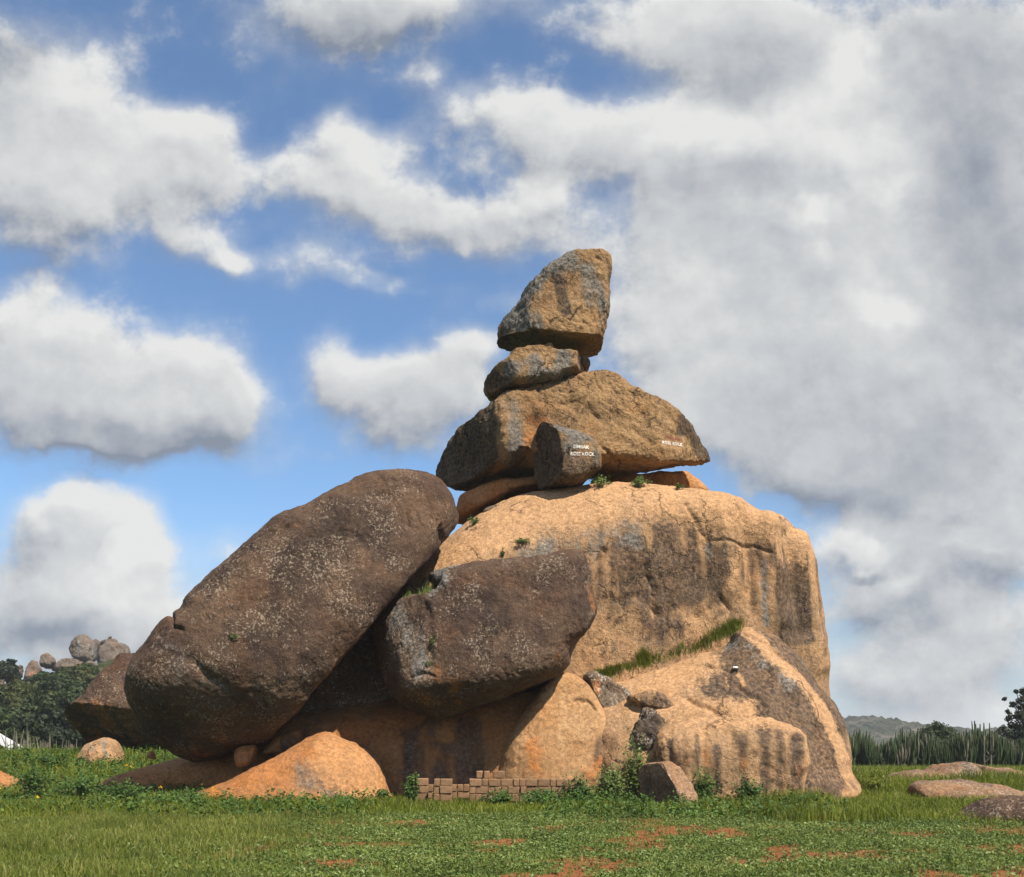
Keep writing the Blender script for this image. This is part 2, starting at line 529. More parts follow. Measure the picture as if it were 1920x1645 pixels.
def leaf_mat(name, a, b, c=None, trans=0.25, rough=0.6):
    m, t, out = new_mat(name)
    g = t.node('ShaderNodeNewGeometry')
    r = g.outputs['Random Per Island']
    col = t.mix(r, rgb(*a), rgb(*b))
    if c is not None:
        col = t.mix(t.ramp(r, 0.86, 0.98), col, rgb(*c))
    tc = t.node('ShaderNodeTexCoord')
    n = t.noise(tc.outputs['Object'], 0.8, 4.0, 0.6)
    col = t.mix(1.0, col, t.mix(t.ramp(n, 0.3, 0.7), rgb(0.70, 0.74, 0.66), rgb(1.25, 1.2, 1.2)), 'MULTIPLY')
    bs = t.node('ShaderNodeBsdfPrincipled')
    t.put(bs.inputs['Base Color'], col)
    bs.inputs['Roughness'].default_value = rough
    bs.inputs['Specular IOR Level'].default_value = 0.3
    tr = t.node('ShaderNodeBsdfTranslucent')
    t.put(tr.inputs['Color'], col)
    mx = t.node('ShaderNodeMixShader')
    mx.inputs[0].default_value = trans
    t.l.new(bs.outputs[0], mx.inputs[1])
    t.l.new(tr.outputs[0], mx.inputs[2])
    t.l.new(mx.outputs[0], out.inputs[0])
    return m


def plain_mat(name, a, b, scale=4.0, rough=0.8, metal=0.0, bump=0.02, spec=0.3):
    m, t, out = new_mat(name)
    tc = t.node('ShaderNodeTexCoord')
    n = t.noise(tc.outputs['Object'], scale, 6.0, 0.65)
    n2 = t.noise(tc.outputs['Object'], scale * 9, 4.0, 0.65)
    oi = t.node('ShaderNodeObjectInfo')
    col = t.mix(t.ramp(n, 0.3, 0.7), rgb(*a), rgb(*b))
    col = t.mix(1.0, col, t.mix(oi.outputs['Random'], rgb(0.80, 0.78, 0.76), rgb(1.15, 1.12, 1.10)), 'MULTIPLY')
    col = t.mix(1.0, col, t.mix(t.ramp(n2, 0.3, 0.7), rgb(0.8, 0.8, 0.8), rgb(1.15, 1.15, 1.15)), 'MULTIPLY')
    bs = t.node('ShaderNodeBsdfPrincipled')
    t.put(bs.inputs['Base Color'], col)
    bs.inputs['Roughness'].default_value = rough
    bs.inputs['Metallic'].default_value = metal
    bs.inputs['Specular IOR Level'].default_value = spec
    if bump:
        bp = t.node('ShaderNodeBump')
        bp.inputs['Distance'].default_value = bump
        bp.inputs['Strength'].default_value = 0.7
        t.put(bp.inputs['Height'], t.math('MULTIPLY_ADD', n2, 0.4, n))
        t.put(bs.inputs['Normal'], bp.outputs[0])
    t.l.new(bs.outputs[0], out.inputs[0])
    return m


M_grass = leaf_mat('grass_blades', (0.100, 0.135, 0.016), (0.200, 0.220, 0.042), (0.30, 0.27, 0.11), trans=0.3)
M_tall = leaf_mat('tall_grass_blades', (0.092, 0.132, 0.008), (0.185, 0.215, 0.022), (0.26, 0.24, 0.09), trans=0.3)
M_weed = leaf_mat('weed_leaves', (0.075, 0.130, 0.022), (0.180, 0.235, 0.065), (0.24, 0.30, 0.13), trans=0.25)
M_bush = leaf_mat('bush_leaves', (0.035, 0.085, 0.014), (0.100, 0.170, 0.035), trans=0.25)
M_tree = leaf_mat('tree_leaves', (0.018, 0.034, 0.010), (0.045, 0.070, 0.018), trans=0.2)
M_treeB = leaf_mat('olive_tree_leaves', (0.030, 0.042, 0.010), (0.070, 0.080, 0.020), trans=0.2)
M_treeD = leaf_mat('dark_tree_leaves', (0.010, 0.020, 0.008), (0.024, 0.036, 0.014), trans=0.12)
M_flower = leaf_mat('yellow_petals', (0.75, 0.42, 0.01), (0.85, 0.50, 0.02), trans=0.2)
M_bark = plain_mat('bark', (0.10, 0.075, 0.055), (0.17, 0.13, 0.10), 6.0, 0.9)
M_stem = plain_mat('euphorbia_stem', (0.022, 0.042, 0.014), (0.060, 0.085, 0.030), 2.5, 0.6, bump=0.01)
M_dry = plain_mat('dry_stem', (0.075, 0.075, 0.050), (0.21, 0.19, 0.15), 3.0, 0.8, bump=0.01)
M_brick = plain_mat('sun_dried_brick', (0.20, 0.120, 0.068), (0.28, 0.175, 0.102), 7.0, 0.95, bump=0.015, spec=0.1)
M_tin = plain_mat('tin_roof', (0.42, 0.44, 0.47), (0.50, 0.52, 0.55), 2.0, 0.5, 0.2, bump=0.0)
M_wall = plain_mat('mud_plaster', (0.30, 0.22, 0.15), (0.38, 0.29, 0.20), 2.0, 0.9)

# ------------------------------------------------------------------ ground
def gz(x, y):
    x = np.asarray(x, float)
    y = np.asarray(y, float)
    z = 0.22 * ss(y, 21.0, 27.0) * (1 - ss(y, 34, 46))
    z = z + 0.62 * ss(-x, 3.5, 8.5) * ss(y, 23.0, 30.0) * (1 - ss(y, 31, 44))
    z = z - 1.55 * ss(-x, 3.5, 9.0) * ss(y, 32, 48) * (1 - ss(y, 70, 95))
    p = np.stack([x.ravel() * 0.35, y.ravel() * 0.35, np.zeros(x.size)], 1)
    nz = (pnoise(p) * 0.05 + pnoise(p * 3.1 + 5) * 0.018).reshape(x.shape)
    return z + nz * (1 - ss(np.abs(y), 60, 120))


def soilmask(x, y):
    p = np.stack([x * 0.75, y * 0.62, np.zeros_like(x)], 1)
    m = fbm(p, 4, 0.75)
    m = ss(m, 0.0, 0.50) * (1 - ss(y, 17.0, 20.0)) * ss(x, -4.2, -1.8)
    return m


def ground_sheet():
    def axis(n, lim, a):
        s = np.linspace(-1, 1, n)
        return np.sinh(s * a) / math.sinh(a) * lim
    xs = axis(321, 6000, 7.6)
    ys = axis(321, 6000, 7.6) + 17
    X, Y = np.meshgrid(xs, ys, indexing='ij')
    Z = gz(X, Y)
    v = np.stack([X.ravel(), Y.ravel(), Z.ravel()], 1)
    n = len(ys)
    i, j = np.meshgrid(np.arange(len(xs) - 1), np.arange(n - 1), indexing='ij')
    a = (i * n + j).ravel()
    f = np.stack([a, a + n, a + n + 1, a + 1], 1)
    m, t, out = new_mat('grassy_red_soil')
    g = t.node('ShaderNodeNewGeometry')
    pos = g.outputs['Position']
    n1 = t.noise(pos, 0.75, 7.0, 0.65)
    n2 = t.noise(pos, 5.0, 6.0, 0.65)
    n3 = t.noise(pos, 38.0, 4.0, 0.65)
    soil = t.mix(t.ramp(n2, 0.3, 0.7), rgb(0.17, 0.062, 0.024), rgb(0.30, 0.125, 0.052))
    green = t.mix(t.ramp(n2, 0.3, 0.7), rgb(0.045, 0.080, 0.013), rgb(0.090, 0.125, 0.028))
    at = t.node('ShaderNodeAttribute', attribute_name='soil')
    k = t.ramp(t.math('MULTIPLY_ADD', t.math('SUBTRACT', n2, 0.5), 1.6, at.outputs['Fac']), 0.25, 0.62, 1.0, 0.0)
    col = t.mix(k, soil, green)
    col = t.mix(1.0, col, t.mix(t.ramp(n3, 0.3, 0.7), rgb(0.65, 0.65, 0.65), rgb(1.2, 1.2, 1.2)), 'MULTIPLY')
    bs = t.node('ShaderNodeBsdfPrincipled')
    t.put(bs.inputs['Base Color'], col)
    bs.inputs['Roughness'].default_value = 0.95
    bs.inputs['Specular IOR Level'].default_value = 0.1
    bp = t.node('ShaderNodeBump')
    bp.inputs['Distance'].default_value = 0.06
    t.put(bp.inputs['Height'], t.math('MULTIPLY_ADD', n3, 0.4, n2))
    t.put(bs.inputs['Normal'], bp.outputs[0])
    t.l.new(bs.outputs[0], out.inputs[0])
    o = mesh_np('ground', v, f, m, attrs={'soil': soilmask(v[:, 0], v[:, 1])})
    o['kind'] = 'structure'
    return o


ground_sheet()

# ------------------------------------------------------------------ rocks
_cs = {}


def cube_sphere(n):
    if n in _cs:
        return _cs[n]
    s = np.tan(np.linspace(-1, 1, n + 1) * math.pi / 4)
    vs, fs, off = [], [], 0
    for ax in range(3):
        for sg in (-1, 1):
            A, B = np.meshgrid(s, s, indexing='ij')
            v = np.zeros(((n + 1) ** 2, 3))
            v[:, ax] = sg
            v[:, (ax + 1) % 3] = A.ravel()
            v[:, (ax + 2) % 3] = B.ravel()
            i, j = np.meshgrid(np.arange(n), np.arange(n), indexing='ij')
            a = (i * (n + 1) + j).ravel() + off
            f = np.stack([a, a + n + 1, a + n + 2, a + 1], 1)
            if sg < 0:
                f = f[:, ::-1]
            vs.append(v)
            fs.append(f)
            off += len(v)
    v = np.concatenate(vs)
    f = np.concatenate(fs)
    key = np.round(v * 1e6).astype(np.int64)
    _, idx, inv = np.unique(key, axis=0, return_index=True, return_inverse=True)
    v = v[idx]
    v /= np.linalg.norm(v, axis=1)[:, None]
    _cs[n] = (v, inv.ravel()[f])
    return _cs[n]


def normals(v, f):
    a = v[f[:, 2]] - v[f[:, 0]]
    b = v[f[:, 3]] - v[f[:, 1]]
    fn = np.cross(a, b)
    n = np.zeros_like(v)
    for k in range(4):
        for c in range(3):
            n[:, c] += np.bincount(f[:, k], fn[:, c], len(v))
    return n / (np.linalg.norm(n, axis=1)[:, None] + 1e-12)


def smooth_closed(pts, per=12):
    p = np.asarray(pts, float)
    out = []
    n = len(p)
    for i in range(n):
        p0, p1, p2, p3 = p[i - 1], p[i], p[(i + 1) % n], p[(i + 2) % n]
        for t in np.linspace(0, 1, per, endpoint=False):
            out.append(0.5 * ((2 * p1) + (p2 - p0) * t + (2 * p0 - 5 * p1 + 4 * p2 - p3) * t * t + (3 * p1 - p0 - 3 * p2 + p3) * t ** 3))
    return np.array(out)


TH = np.linspace(-math.pi, math.pi, 721)


def circ_smooth(a, sig):
    """smooth a periodic profile sampled over the full turn (last = first)"""
    n = len(a) - 1
    k = np.arange(-n // 2, n // 2 + 1)
    w = np.exp(-0.5 * (k / sig) ** 2)
    w /= w.sum()
    fa = np.real(np.fft.ifft(np.fft.fft(a[:n]) * np.fft.fft(np.roll(np.pad(w, (0, max(0, n - len(w))))[:n], -(n // 2)))))
    return np.append(fa, fa[0])


def polar(pts):
    """largest radius per angle of a point set around the origin"""
    th = np.arctan2(pts[:, 1], pts[:, 0])
    r = np.hypot(pts[:, 0], pts[:, 1])
    o = np.argsort(th)
    th, r = th[o], r[o]
    th = np.concatenate([th - 2 * math.pi, th, th + 2 * math.pi])
    r = np.concatenate([r, r, r])
    return np.interp(TH, th, r)


def seg_dist(px, py, line):
    d = np.full(px.shape, 1e9)
    line = np.asarray(line, float)
    if len(line) == 1:
        return np.hypot(px - line[0, 0], py - line[0, 1])
    for a, b in zip(line[:-1], line[1:]):
        ab = b - a
        t = np.clip(((px - a[0]) * ab[0] + (py - a[1]) * ab[1]) / (ab @ ab + 1e-9), 0, 1)
        d = np.minimum(d, np.hypot(px - a[0] - t * ab[0], py - a[1] - t * ab[1]))
    return d


def proj(v):
    return 960 + F * v[:, 0] / v[:, 1], HOR - F * (v[:, 2] - EYE) / v[:, 1]


ROCKS = {}
_rock_seed = [0]


def rock(key, name, outline, Y, front, back, mat, label, cat='boulder', e=0.72, n=48, center=None, cuts=(), dents=(), grooves=(),
         stains=(), tilt=(0, 0), lump=0.05, lump_s=0.7, chip=0.012, chip_s=4.0, group=None, fit=True):
    """A boulder: its width and height come from the outline, its depth from front/back (metres); cuts are flat
    fractured faces (point, normal, softness), dents pushes in or out, grooves cracks and creases, stains weathering marks and some painted light and shade."""
    _rock_seed[0] += 1
    seed = _rock_seed[0] * 11.37
    out = np.asarray(outline, float)
    if center is None:
        center = (out.min(0) + out.max(0)) / 2
    center = np.asarray(center, float)
    sm = smooth_closed(out)
    rel = np.stack([sm[:, 0] - center[0], center[1] - sm[:, 1]], 1)
    target = polar(rel)
    C = P(center[0], center[1], Y)
    R = target * Y / F

    def build(u, Rcur, cutting):
        rho0 = np.hypot(u[:, 0], u[:, 2])
        th = np.arctan2(u[:, 2], u[:, 0])
        phi = np.arctan2(rho0, np.abs(u[:, 1]))
        dep = np.where(u[:, 1] < 0, -front, back) * np.cos(phi) ** e
        rho = np.sin(phi) ** e
        wr = ss(rho, 0.25, 0.97)
        r = (np.interp(th, TH, Rcur) * wr + np.interp(th, TH, circ_smooth(Rcur, 44)) * (1 - wr)) * rho
        v = np.empty_like(u)
        v[:, 0] = C[0] + np.cos(th) * r
        v[:, 2] = C[2] + np.sin(th) * r
        v[:, 1] = C[1] + dep + tilt[0] * (v[:, 0] - C[0]) + tilt[1] * (v[:, 2] - C[2])
        for (cx, cyy, dy, nrm, soft) in (cuts if cutting else ()):
            pt = P(cx, cyy, Y + dy)
            nn = np.asarray(nrm, float)
            nn /= np.linalg.norm(nn)
            t = (v - pt) @ nn
            tn = -soft * np.logaddexp(0, -t / soft)
            v = v + np.outer(np.where(t > -6 * soft, tn - t, 0), nn)
        return v

    if fit:
        ul, _ = cube_sphere(60)
        for _ in range(5):
            qx, qy = proj(build(ul, R, False))
            a = np.arctan2(center[1] - qy, qx - center[0])
            r = np.hypot(qx - center[0], center[1] - qy)
            b = np.clip(((a + math.pi) / (2 * math.pi) * 180).astype(int), 0, 179)
            mx = np.zeros(180)
            np.maximum.at(mx, b, r)
            mid = -math.pi + (np.arange(180) + 0.5) * 2 * math.pi / 180
            ok = mx > 0
            cur = np.interp(TH, np.concatenate([mid[ok] - 2 * math.pi, mid[ok], mid[ok] + 2 * math.pi]), np.tile(mx[ok], 3))
            lr = np.log(np.clip(target / np.maximum(cur, 1), 0.8, 1.25))
            R = R * np.exp(0.75 * circ_smooth(lr, 13))
    u, f = cube_sphere(n)
    v = build(u, R, True)
    qx, qy = proj(v)
    nrm = normals(v, f)
    facing = ss(-nrm[:, 1], -0.15, 0.25)
    h = np.zeros(len(v))
    for (line, width, depth) in dents:
        h += depth * np.exp(-(seg_dist(qx, qy, line) / width) ** 2) * facing
    wob = fbm(v * 2.3 + seed, 3) * 9
    for (line, width, depth) in grooves:
        h -= depth * np.exp(-(seg_dist(qx + wob, qy + wob * 0.7, line) / width) ** 2) * facing
    h += lump * fbm(v * lump_s + seed, 4, 0.5)
    if chip:
        rg = fbm(v * np.array([1, 1, 0.75]) * chip_s + seed * 2, 4, 0.55)
        h += chip * (np.abs(rg) * 2.0 - 0.6)
        st = fbm(v * chip_s * 0.45 + seed * 3, 3, 0.5)
        h += chip * 2.2 * (np.floor(st * 4.0) / 4.0 + ss(st * 4.0 - np.floor(st * 4.0), 0.82, 1.0) / 4.0)
    v = v + nrm * h[:, None]
    attrs = {a: np.zeros(len(v)) for a in ('dark', 'grey', 'light', 'rust', 'rough')}
    for (kind, line, width, amt) in stains:
        d = seg_dist(qx, qy, line)
        attrs[kind] += (1.08 if kind == 'dark' else 0.85) * amt * np.exp(-(d / (width * 1.1)) ** 2)
    base = (float(C[0]), float(C[1]), float(v[:, 2].min()))
    o = mesh_np(name, v, f, mat, loc=base, attrs=attrs)
    tag(o, label, cat, group)
    ROCKS[key] = (o, v, f)
    return o


# --- main dome
rock('dome', 'granite_dome',
     [(700, 1250), (690, 1180), (725, 1112), (785, 1052), (830, 1012), (870, 978), (920, 945), (970, 922), (1030, 908), (1120, 901), (1200, 901), (1270, 909), (1330, 918), (1385, 933), (1437, 965),
      (1478, 972), (1512, 1002), (1530, 1035), (1541, 1075), (1550, 1120), (1557, 1170), (1562, 1215), (1572, 1270), (1580, 1340), (1585, 1420), (1560, 1490), (1300, 1530), (1000, 1520), (820, 1480), (760, 1400), (745, 1320)],
     27.2, 3.5, 4.0, M_dome, 'huge tan granite dome carrying the stack of balanced rocks', 'rock', e=0.60, n=170, center=(1120, 1220),
     cuts=[(1300, 1150, -2.55, (0.12, -1.0, 0.0), 0.20), (1480, 1150, -2.3, (0.62, -0.78, 0.06), 0.30),
           (1040, 876, -2.0, (-0.18, -0.36, 0.90), 0.15), (1080, 975, -2.75, (-0.10, -0.72, 0.68), 0.20), (845, 968, -1.4, (-0.50, -0.40, 0.75), 0.20)],
     dents=[([(1440, 980), (1462, 1160)], 20, 0.14), ([(1500, 1010), (1540, 1250)], 16, 0.14), ([(1390, 960), (1415, 1160)], 10, -0.06), ([(1475, 1000), (1505, 1180)], 12, -0.13),
            ([(1270, 950), (1290, 1000)], 22, -0.05), ([(1350, 960), (1368, 1110)], 14, 0.07)],
     grooves=[([(1330, 1018), (1370, 1014), (1400, 1026), (1420, 1028), (1440, 1036)], 2.5, 0.045), ([(1215, 1060), (1222, 1130), (1230, 1155)], 4, 0.10), ([(1130, 1030), (1118, 1090)], 5, 0.09),
              ([(1180, 1050), (1175, 1100)], 4, 0.07), ([(1160, 1130), (1200, 1115), (1215, 1140)], 3.5, 0.06), ([(1310, 1160), (1350, 1120), (1372, 1145)], 3.5, 0.06),
              ([(1287, 945), (1296, 965), (1320, 1005)], 3, 0.05), ([(1240, 1080), (1255, 1120), (1250, 1180)], 4, 0.06)],
     stains=[('rough', [(1120, 1110), (1250, 1050), (1330, 1070), (1330, 1150), (1150, 1190)], 80, 1.2), ('dark', [(1452, 1005), (1468, 1080), (1480, 1185)], 21, 1.5), ('grey', [(1432, 1030), (1436, 1170)], 7, 0.9), ('dark', [(1497, 1030), (1515, 1200)], 7, 1.1), ('dark', [(1412, 985), (1428, 1060)], 6, 0.8), ('dark', [(1185, 1030), (1190, 1090)], 26, 0.6),
             ('dark', [(1537, 1040), (1556, 1220)], 7, 0.7), ('dark', [(1272, 1000), (1262, 1080)], 40, 0.75), ('grey', [(1180, 960), (1185, 1010)], 28, 0.9),
             ('grey', [(1285, 960), (1290, 1010), (1320, 1030)], 18, 0.6), ('dark', [(1240, 1090), (1300, 1100), (1260, 1150)], 50, 0.6), ('grey', [(1110, 1010), (1090, 1060)], 36, 0.85),
             ('light', [(780, 1080), (900, 1000), (1000, 950), (1150, 925), (1300, 930), (1420, 965), (1500, 1000)], 50, 1.5), ('light', [(1340, 960), (1400, 980), (1370, 1090)], 16, 0.6),  # first light band paints the sunlit top into the rock colour
             ('grey', [(1500, 1040), (1480, 1010), (1462, 985)], 9, 0.5), ('dark', [(1205, 1200), (1240, 1185)], 30, 0.35), ('dark', [(1356, 1010), (1365, 1080)], 5, 0.7),
             ('grey', [(1030, 1020), (980, 1035)], 22, 0.8), ('light', [(1520, 1080), (1540, 1220)], 10, 0.6), ('grey', [(1095, 928), (1100, 940)], 10, 0.5), ('light', [(1120, 1230), (1200, 1200)], 30, 0.5)] +
            [('dark', [(x, y0), (x + dx, (y0 + y1) / 2), (x + dx * 1.6, y1)], w, a) for x, dx, y0, y1, w, a in
             ((1128, -4, 990, 1120, 9, .7), (1150, -3, 1010, 1150, 7, .6), (1172, 0, 1000, 1130, 10, .7), (1205, 2, 1010, 1160, 8, .7), (1228, 3, 990, 1110, 8, .6), (1246, 3, 985, 1140, 12, .8),
              (1300, 4, 1000, 1120, 10, .7), (1328, 4, 960, 1110, 4, .9), (1345, 4, 1040, 1130, 12, .5), (1385, 6, 980, 1090, 5, .6), (1405, 8, 1000, 1130, 7, .5), (1523, 10, 1050, 1230, 4, .7))],
     lump=0.055, lump_s=0.5, chip=0.012, chip_s=2.8)

# --- apron
rock('apron', 'rock_apron',
     [(1085, 1262), (1138, 1272), (1215, 1257), (1307, 1227), (1364, 1194), (1392, 1169), (1429, 1173), (1480, 1190), (1522, 1215), (1555, 1260), (1582, 1298), (1598, 1328), (1608, 1356), (1612, 1395),
      (1616, 1440), (1624, 1490), (1500, 1530), (1300, 1530), (1150, 1520), (1110, 1460), (1090, 1380), (1075, 1310)],
     24.15, 1.9, 2.4, M_dome, 'smooth sloping tan rock apron with dark brown stains below the dome', 'rock', e=0.66, n=130, center=(1370, 1380),
     tilt=(0, 0.42),
     cuts=[(1330, 1280, -0.95, (-0.22, -0.62, 0.74), 0.25), (1500, 1330, -1.0, (0.50, -0.70, 0.50), 0.30)],
     dents=[([(1395, 1190), (1450, 1245), (1520, 1310), (1580, 1420)], 20, 0.10), ([(1480, 1210), (1540, 1280)], 26, -0.10)],
     grooves=[([(1318, 1253), (1345, 1251), (1374, 1252)], 3.5, 0.08), ([(1384, 1285), (1400, 1300), (1420, 1305), (1432, 1322)], 3.5, 0.08), ([(1466, 1278), (1470, 1292), (1488, 1316)], 3.5, 0.07),
              ([(1392, 1195), (1440, 1215), (1470, 1240)], 3, 0.05), ([(1290, 1310), (1330, 1330), (1350, 1338)], 4, 0.08)],
     stains=[('dark', [(1395, 1245), (1440, 1290), (1490, 1350), (1525, 1440)], 60, 2.0), ('dark', [(1350, 1290), (1375, 1270)], 22, 1.0), ('grey', [(1400, 1200), (1450, 1240), (1480, 1280)], 24, 0.6),
             ('light', [(1395, 1180), (1440, 1225), (1500, 1275), (1555, 1370), (1590, 1450)], 12, 1.6), ('dark', [(1480, 1190), (1540, 1250), (1590, 1350)], 20, 1.4),
             ('light', [(1150, 1280), (1250, 1265), (1330, 1240)], 26, 1.2), ('light', [(1200, 1330), (1300, 1320), (1400, 1335)], 24, 1.0), ('dark', [(1240, 1290), (1262, 1310)], 16, 0.6), ('dark', [(1320, 1262), (1330, 1290)], 14, 0.7),
             ('grey', [(1370, 1210), (1330, 1260)], 14, 0.5), ('light', [(1362, 1270), (1366, 1290)], 6, 0.8), ('light', [(1384, 1265), (1394, 1282)], 6, 0.8), ('grey', [(1130, 1275), (1180, 1290)], 20, 0.4)],
     lump=0.05, lump_s=0.7, chip=0.010, chip_s=3.2)

rock('block', 'fluted_rock_block',
     [(1228, 1372), (1262, 1345), (1310, 1336), (1380, 1338), (1446, 1345), (1489, 1361), (1509, 1382), (1518, 1415), (1515, 1470), (1500, 1520), (1380, 1535), (1270, 1530), (1215, 1490), (1214, 1420)],
     22.6, 0.9, 1.6, M_dome, 'low fluted tan rock block with dark drip marks at the foot of apron', 'rock', e=0.5, n=80, center=(1370, 1440),
     cuts=[(1370, 1370, -0.55, (0.0, -0.60, 0.80), 0.10)],
     dents=[([(x, 1375), (x + 4, 1480)], 8, d * 0.6) for x, d in ((1255, -.10), (1290, .05), (1318, -.07), (1345, .05), (1372, -.08), (1402, .05), (1430, -.07), (1462, .05), (1486, -.06))],
     stains=[('dark', [(x, y0), (x + 3, 1480)], w, 0.8) for x, y0, w in ((1256, 1390, 9), (1306, 1380, 7), (1345, 1400, 12), (1392, 1385, 8), (1432, 1365, 13), (1462, 1380, 9), (1492, 1390, 14))] + [('rust', [(1300, 1420), (1480, 1450)], 40, 0.35), ('light', [(1270, 1355), (1440, 1352)], 14, 0.8)],
     lump=0.06, lump_s=1.2, chip=0.018, chip_s=4.0)

rock('flake', 'grey_rock_flake',
     [(1098, 1266), (1130, 1268), (1160, 1282), (1182, 1300), (1180, 1325), (1168, 1338), (1140, 1345), (1118, 1335), (1100, 1300)],
     23.85, 0.5, 0.8, M_grey, 'grey speckled rock flake wedged above a dark crack beside cream slab', 'rock', e=0.6, n=36, cuts=[(1140, 1300, -0.40, (0.25, -1, 0.25), 0.04)],
     stains=[('rust', [(1118, 1285), (1122, 1295)], 10, 0.9)], lump=0.05, lump_s=2, chip=0.02, chip_s=5)
rock('flake2', 'rock_fragment',
     [(1142, 1349), (1172, 1336), (1186, 1345), (1186, 1365), (1176, 1390), (1160, 1400), (1148, 1380)],
     23.65, 0.45, 0.7, M_grey, 'small pale grey rock fragment just under the dark crack', 'rock', e=0.6, n=28, lump=0.04, lump_s=2, chip=0.02, chip_s=5, stains=[('light', [(1165, 1365)], 16, 0.7)])
rock('lump', 'dark_rock_lump',
     [(1188, 1345), (1210, 1325), (1232, 1336), (1246, 1365), (1250, 1400), (1244, 1440), (1220, 1460), (1190, 1450), (1176, 1410), (1178, 1370)],
     23.2, 0.7, 1.0, M_grey, 'dark shiny rock lump left of the fluted block', 'rock', e=0.7, n=40, stains=[('dark', [(1215, 1350), (1225, 1430)], 26, 1.0)], lump=0.09, lump_s=1.6, chip=0.035, chip_s=4)
rock('ledge', 'overhanging_rock_ledge',
     [(1178, 1304), (1205, 1296), (1240, 1300), (1262, 1314), (1276, 1330), (1272, 1344), (1240, 1338), (1206, 1330), (1180, 1318)],
     23.45, 0.45, 0.9, M_dome, 'small brown overhanging rock ledge right of the grey flake', 'rock', e=0.6, n=32, stains=[('dark', [(1220, 1318), (1240, 1320)], 24, 0.8)], lump=0.05, lump_s=2, chip=0.02, chip_s=5)

# --- base slab
rock('slab', 'base_slab',
     [(150, 1468), (220, 1443), (300, 1422), (400, 1396), (480, 1362), (556, 1322), (640, 1310), (725, 1298), (860, 1280), (950, 1268), (1020, 1268), (1060, 1285), (1080, 1330), (1085, 1400),
      (1080, 1470), (1050, 1530), (900, 1560), (640, 1560), (420, 1545), (250, 1520), (165, 1490)],
     24.8, 2.5, 2.6, M_slab, 'long orange granite slab under the two dark leaning boulders', 'rock', e=0.52, n=140, center=(760, 1440),
     tilt=(0.0, 0.0),
     cuts=[(500, 1440, -1.9, (-0.12, -0.62, 0.78), 0.30), (850, 1400, -1.45, (-0.10, -0.96, 0.20), 0.25), (1060, 1380, -1.4, (0.6, -0.8, 0.25), 0.2)],
     stains=[('dark', [(x, y0), (x + 4, 1500)], w, am) for x, y0, w, am in ((768, 1380, 20, .8), (812, 1360, 16, .7), (836, 1400, 10, .6), (862, 1350, 12, .8), (893, 1360, 20, .8), (930, 1380, 12, .3))] +
            [('grey', [(600, 1430), (612, 1490)], 26, 0.55), ('grey', [(770, 1400), (765, 1470)], 14, 0.5), ('rust', [(250, 1465), (450, 1470)], 30, 0.3), ('light', [(1050, 1310), (1080, 1380), (1060, 1450)], 50, 0.75), ('rust', [(1010, 1400), (1000, 1440)], 24, 0.5), ('dark', [(1125, 1400), (1120, 1440)], 9, 0.5),
             ('rust', [(1140, 1430)], 20, 0.6)],
     lump=0.07, lump_s=0.8, chip=0.006, chip_s=3.5)

rock('mound', 'sunlit_patch_mound',  # added rock, outlined as the sunlit area between the two boulder shadows
     [(300, 1515), (350, 1490), (420, 1462), (490, 1430), (550, 1400), (590, 1378), (614, 1372), (650, 1384), (690, 1400), (714, 1424), (724, 1450), (733, 1486), (742, 1530), (600, 1560), (420, 1555), (310, 1540)],
     22.9, 1.15, 1.6, M_slab, 'added orange mound shaped like the sunlit patch of the slab left of the bricks', 'rock', e=0.70, n=90, center=(570, 1475), tilt=(0.0, 0.35),
     stains=[('dark', [(652, 1412), (656, 1490)], 12, 1.2), ('dark', [(696, 1420), (698, 1490)], 9, 1.1), ('dark', [(630, 1460), (640, 1500)], 14, 0.6), ('grey', [(600, 1440), (612, 1495)], 26, 0.8), ('light', [(620, 1430), (700, 1450), (690, 1490)], 40, 1.3), ('grey', [(560, 1440), (575, 1470)], 20, 0.6), ('rust', [(400, 1480), (520, 1450)], 30, 0.5)],
     lump=0.05, lump_s=0.9, chip=0.008, chip_s=3.5)
rock('cream', 'cream_boulder',
     [(925, 1490), (940, 1420), (965, 1360), (1000, 1310), (1035, 1270), (1059, 1258), (1090, 1270), (1114, 1297), (1133, 1330), (1146, 1360), (1158, 1400), (1162, 1424), (1152, 1450), (1130, 1480), (1090, 1525), (960, 1530)],
     23.6, 1.0, 1.4, M_cream, 'rounded cream boulder under the right side of the centre boulder', e=0.70, n=90, center=(1050, 1410),
     cuts=[(1050, 1390, -0.75, (0.12, -0.95, 0.28), 0.12)],
     grooves=[([(1075, 1313), (1098, 1311), (1117, 1332)], 3, 0.05), ([(985, 1405), (960, 1440)], 3, 0.02), ([(1060, 1400), (1090, 1398)], 2.5, 0.02)],
     stains=[('rust', [(1000, 1390), (1010, 1440)], 28, 0.7), ('dark', [(1125, 1390), (1120, 1440)], 10, 0.8), ('rust', [(1140, 1430), (1110, 1450)], 20, 0.8), ('light', [(1050, 1310), (1070, 1380)], 40, 0.7)],
     lump=0.04, lump_s=0.9, chip=0.006, chip_s=3.5)

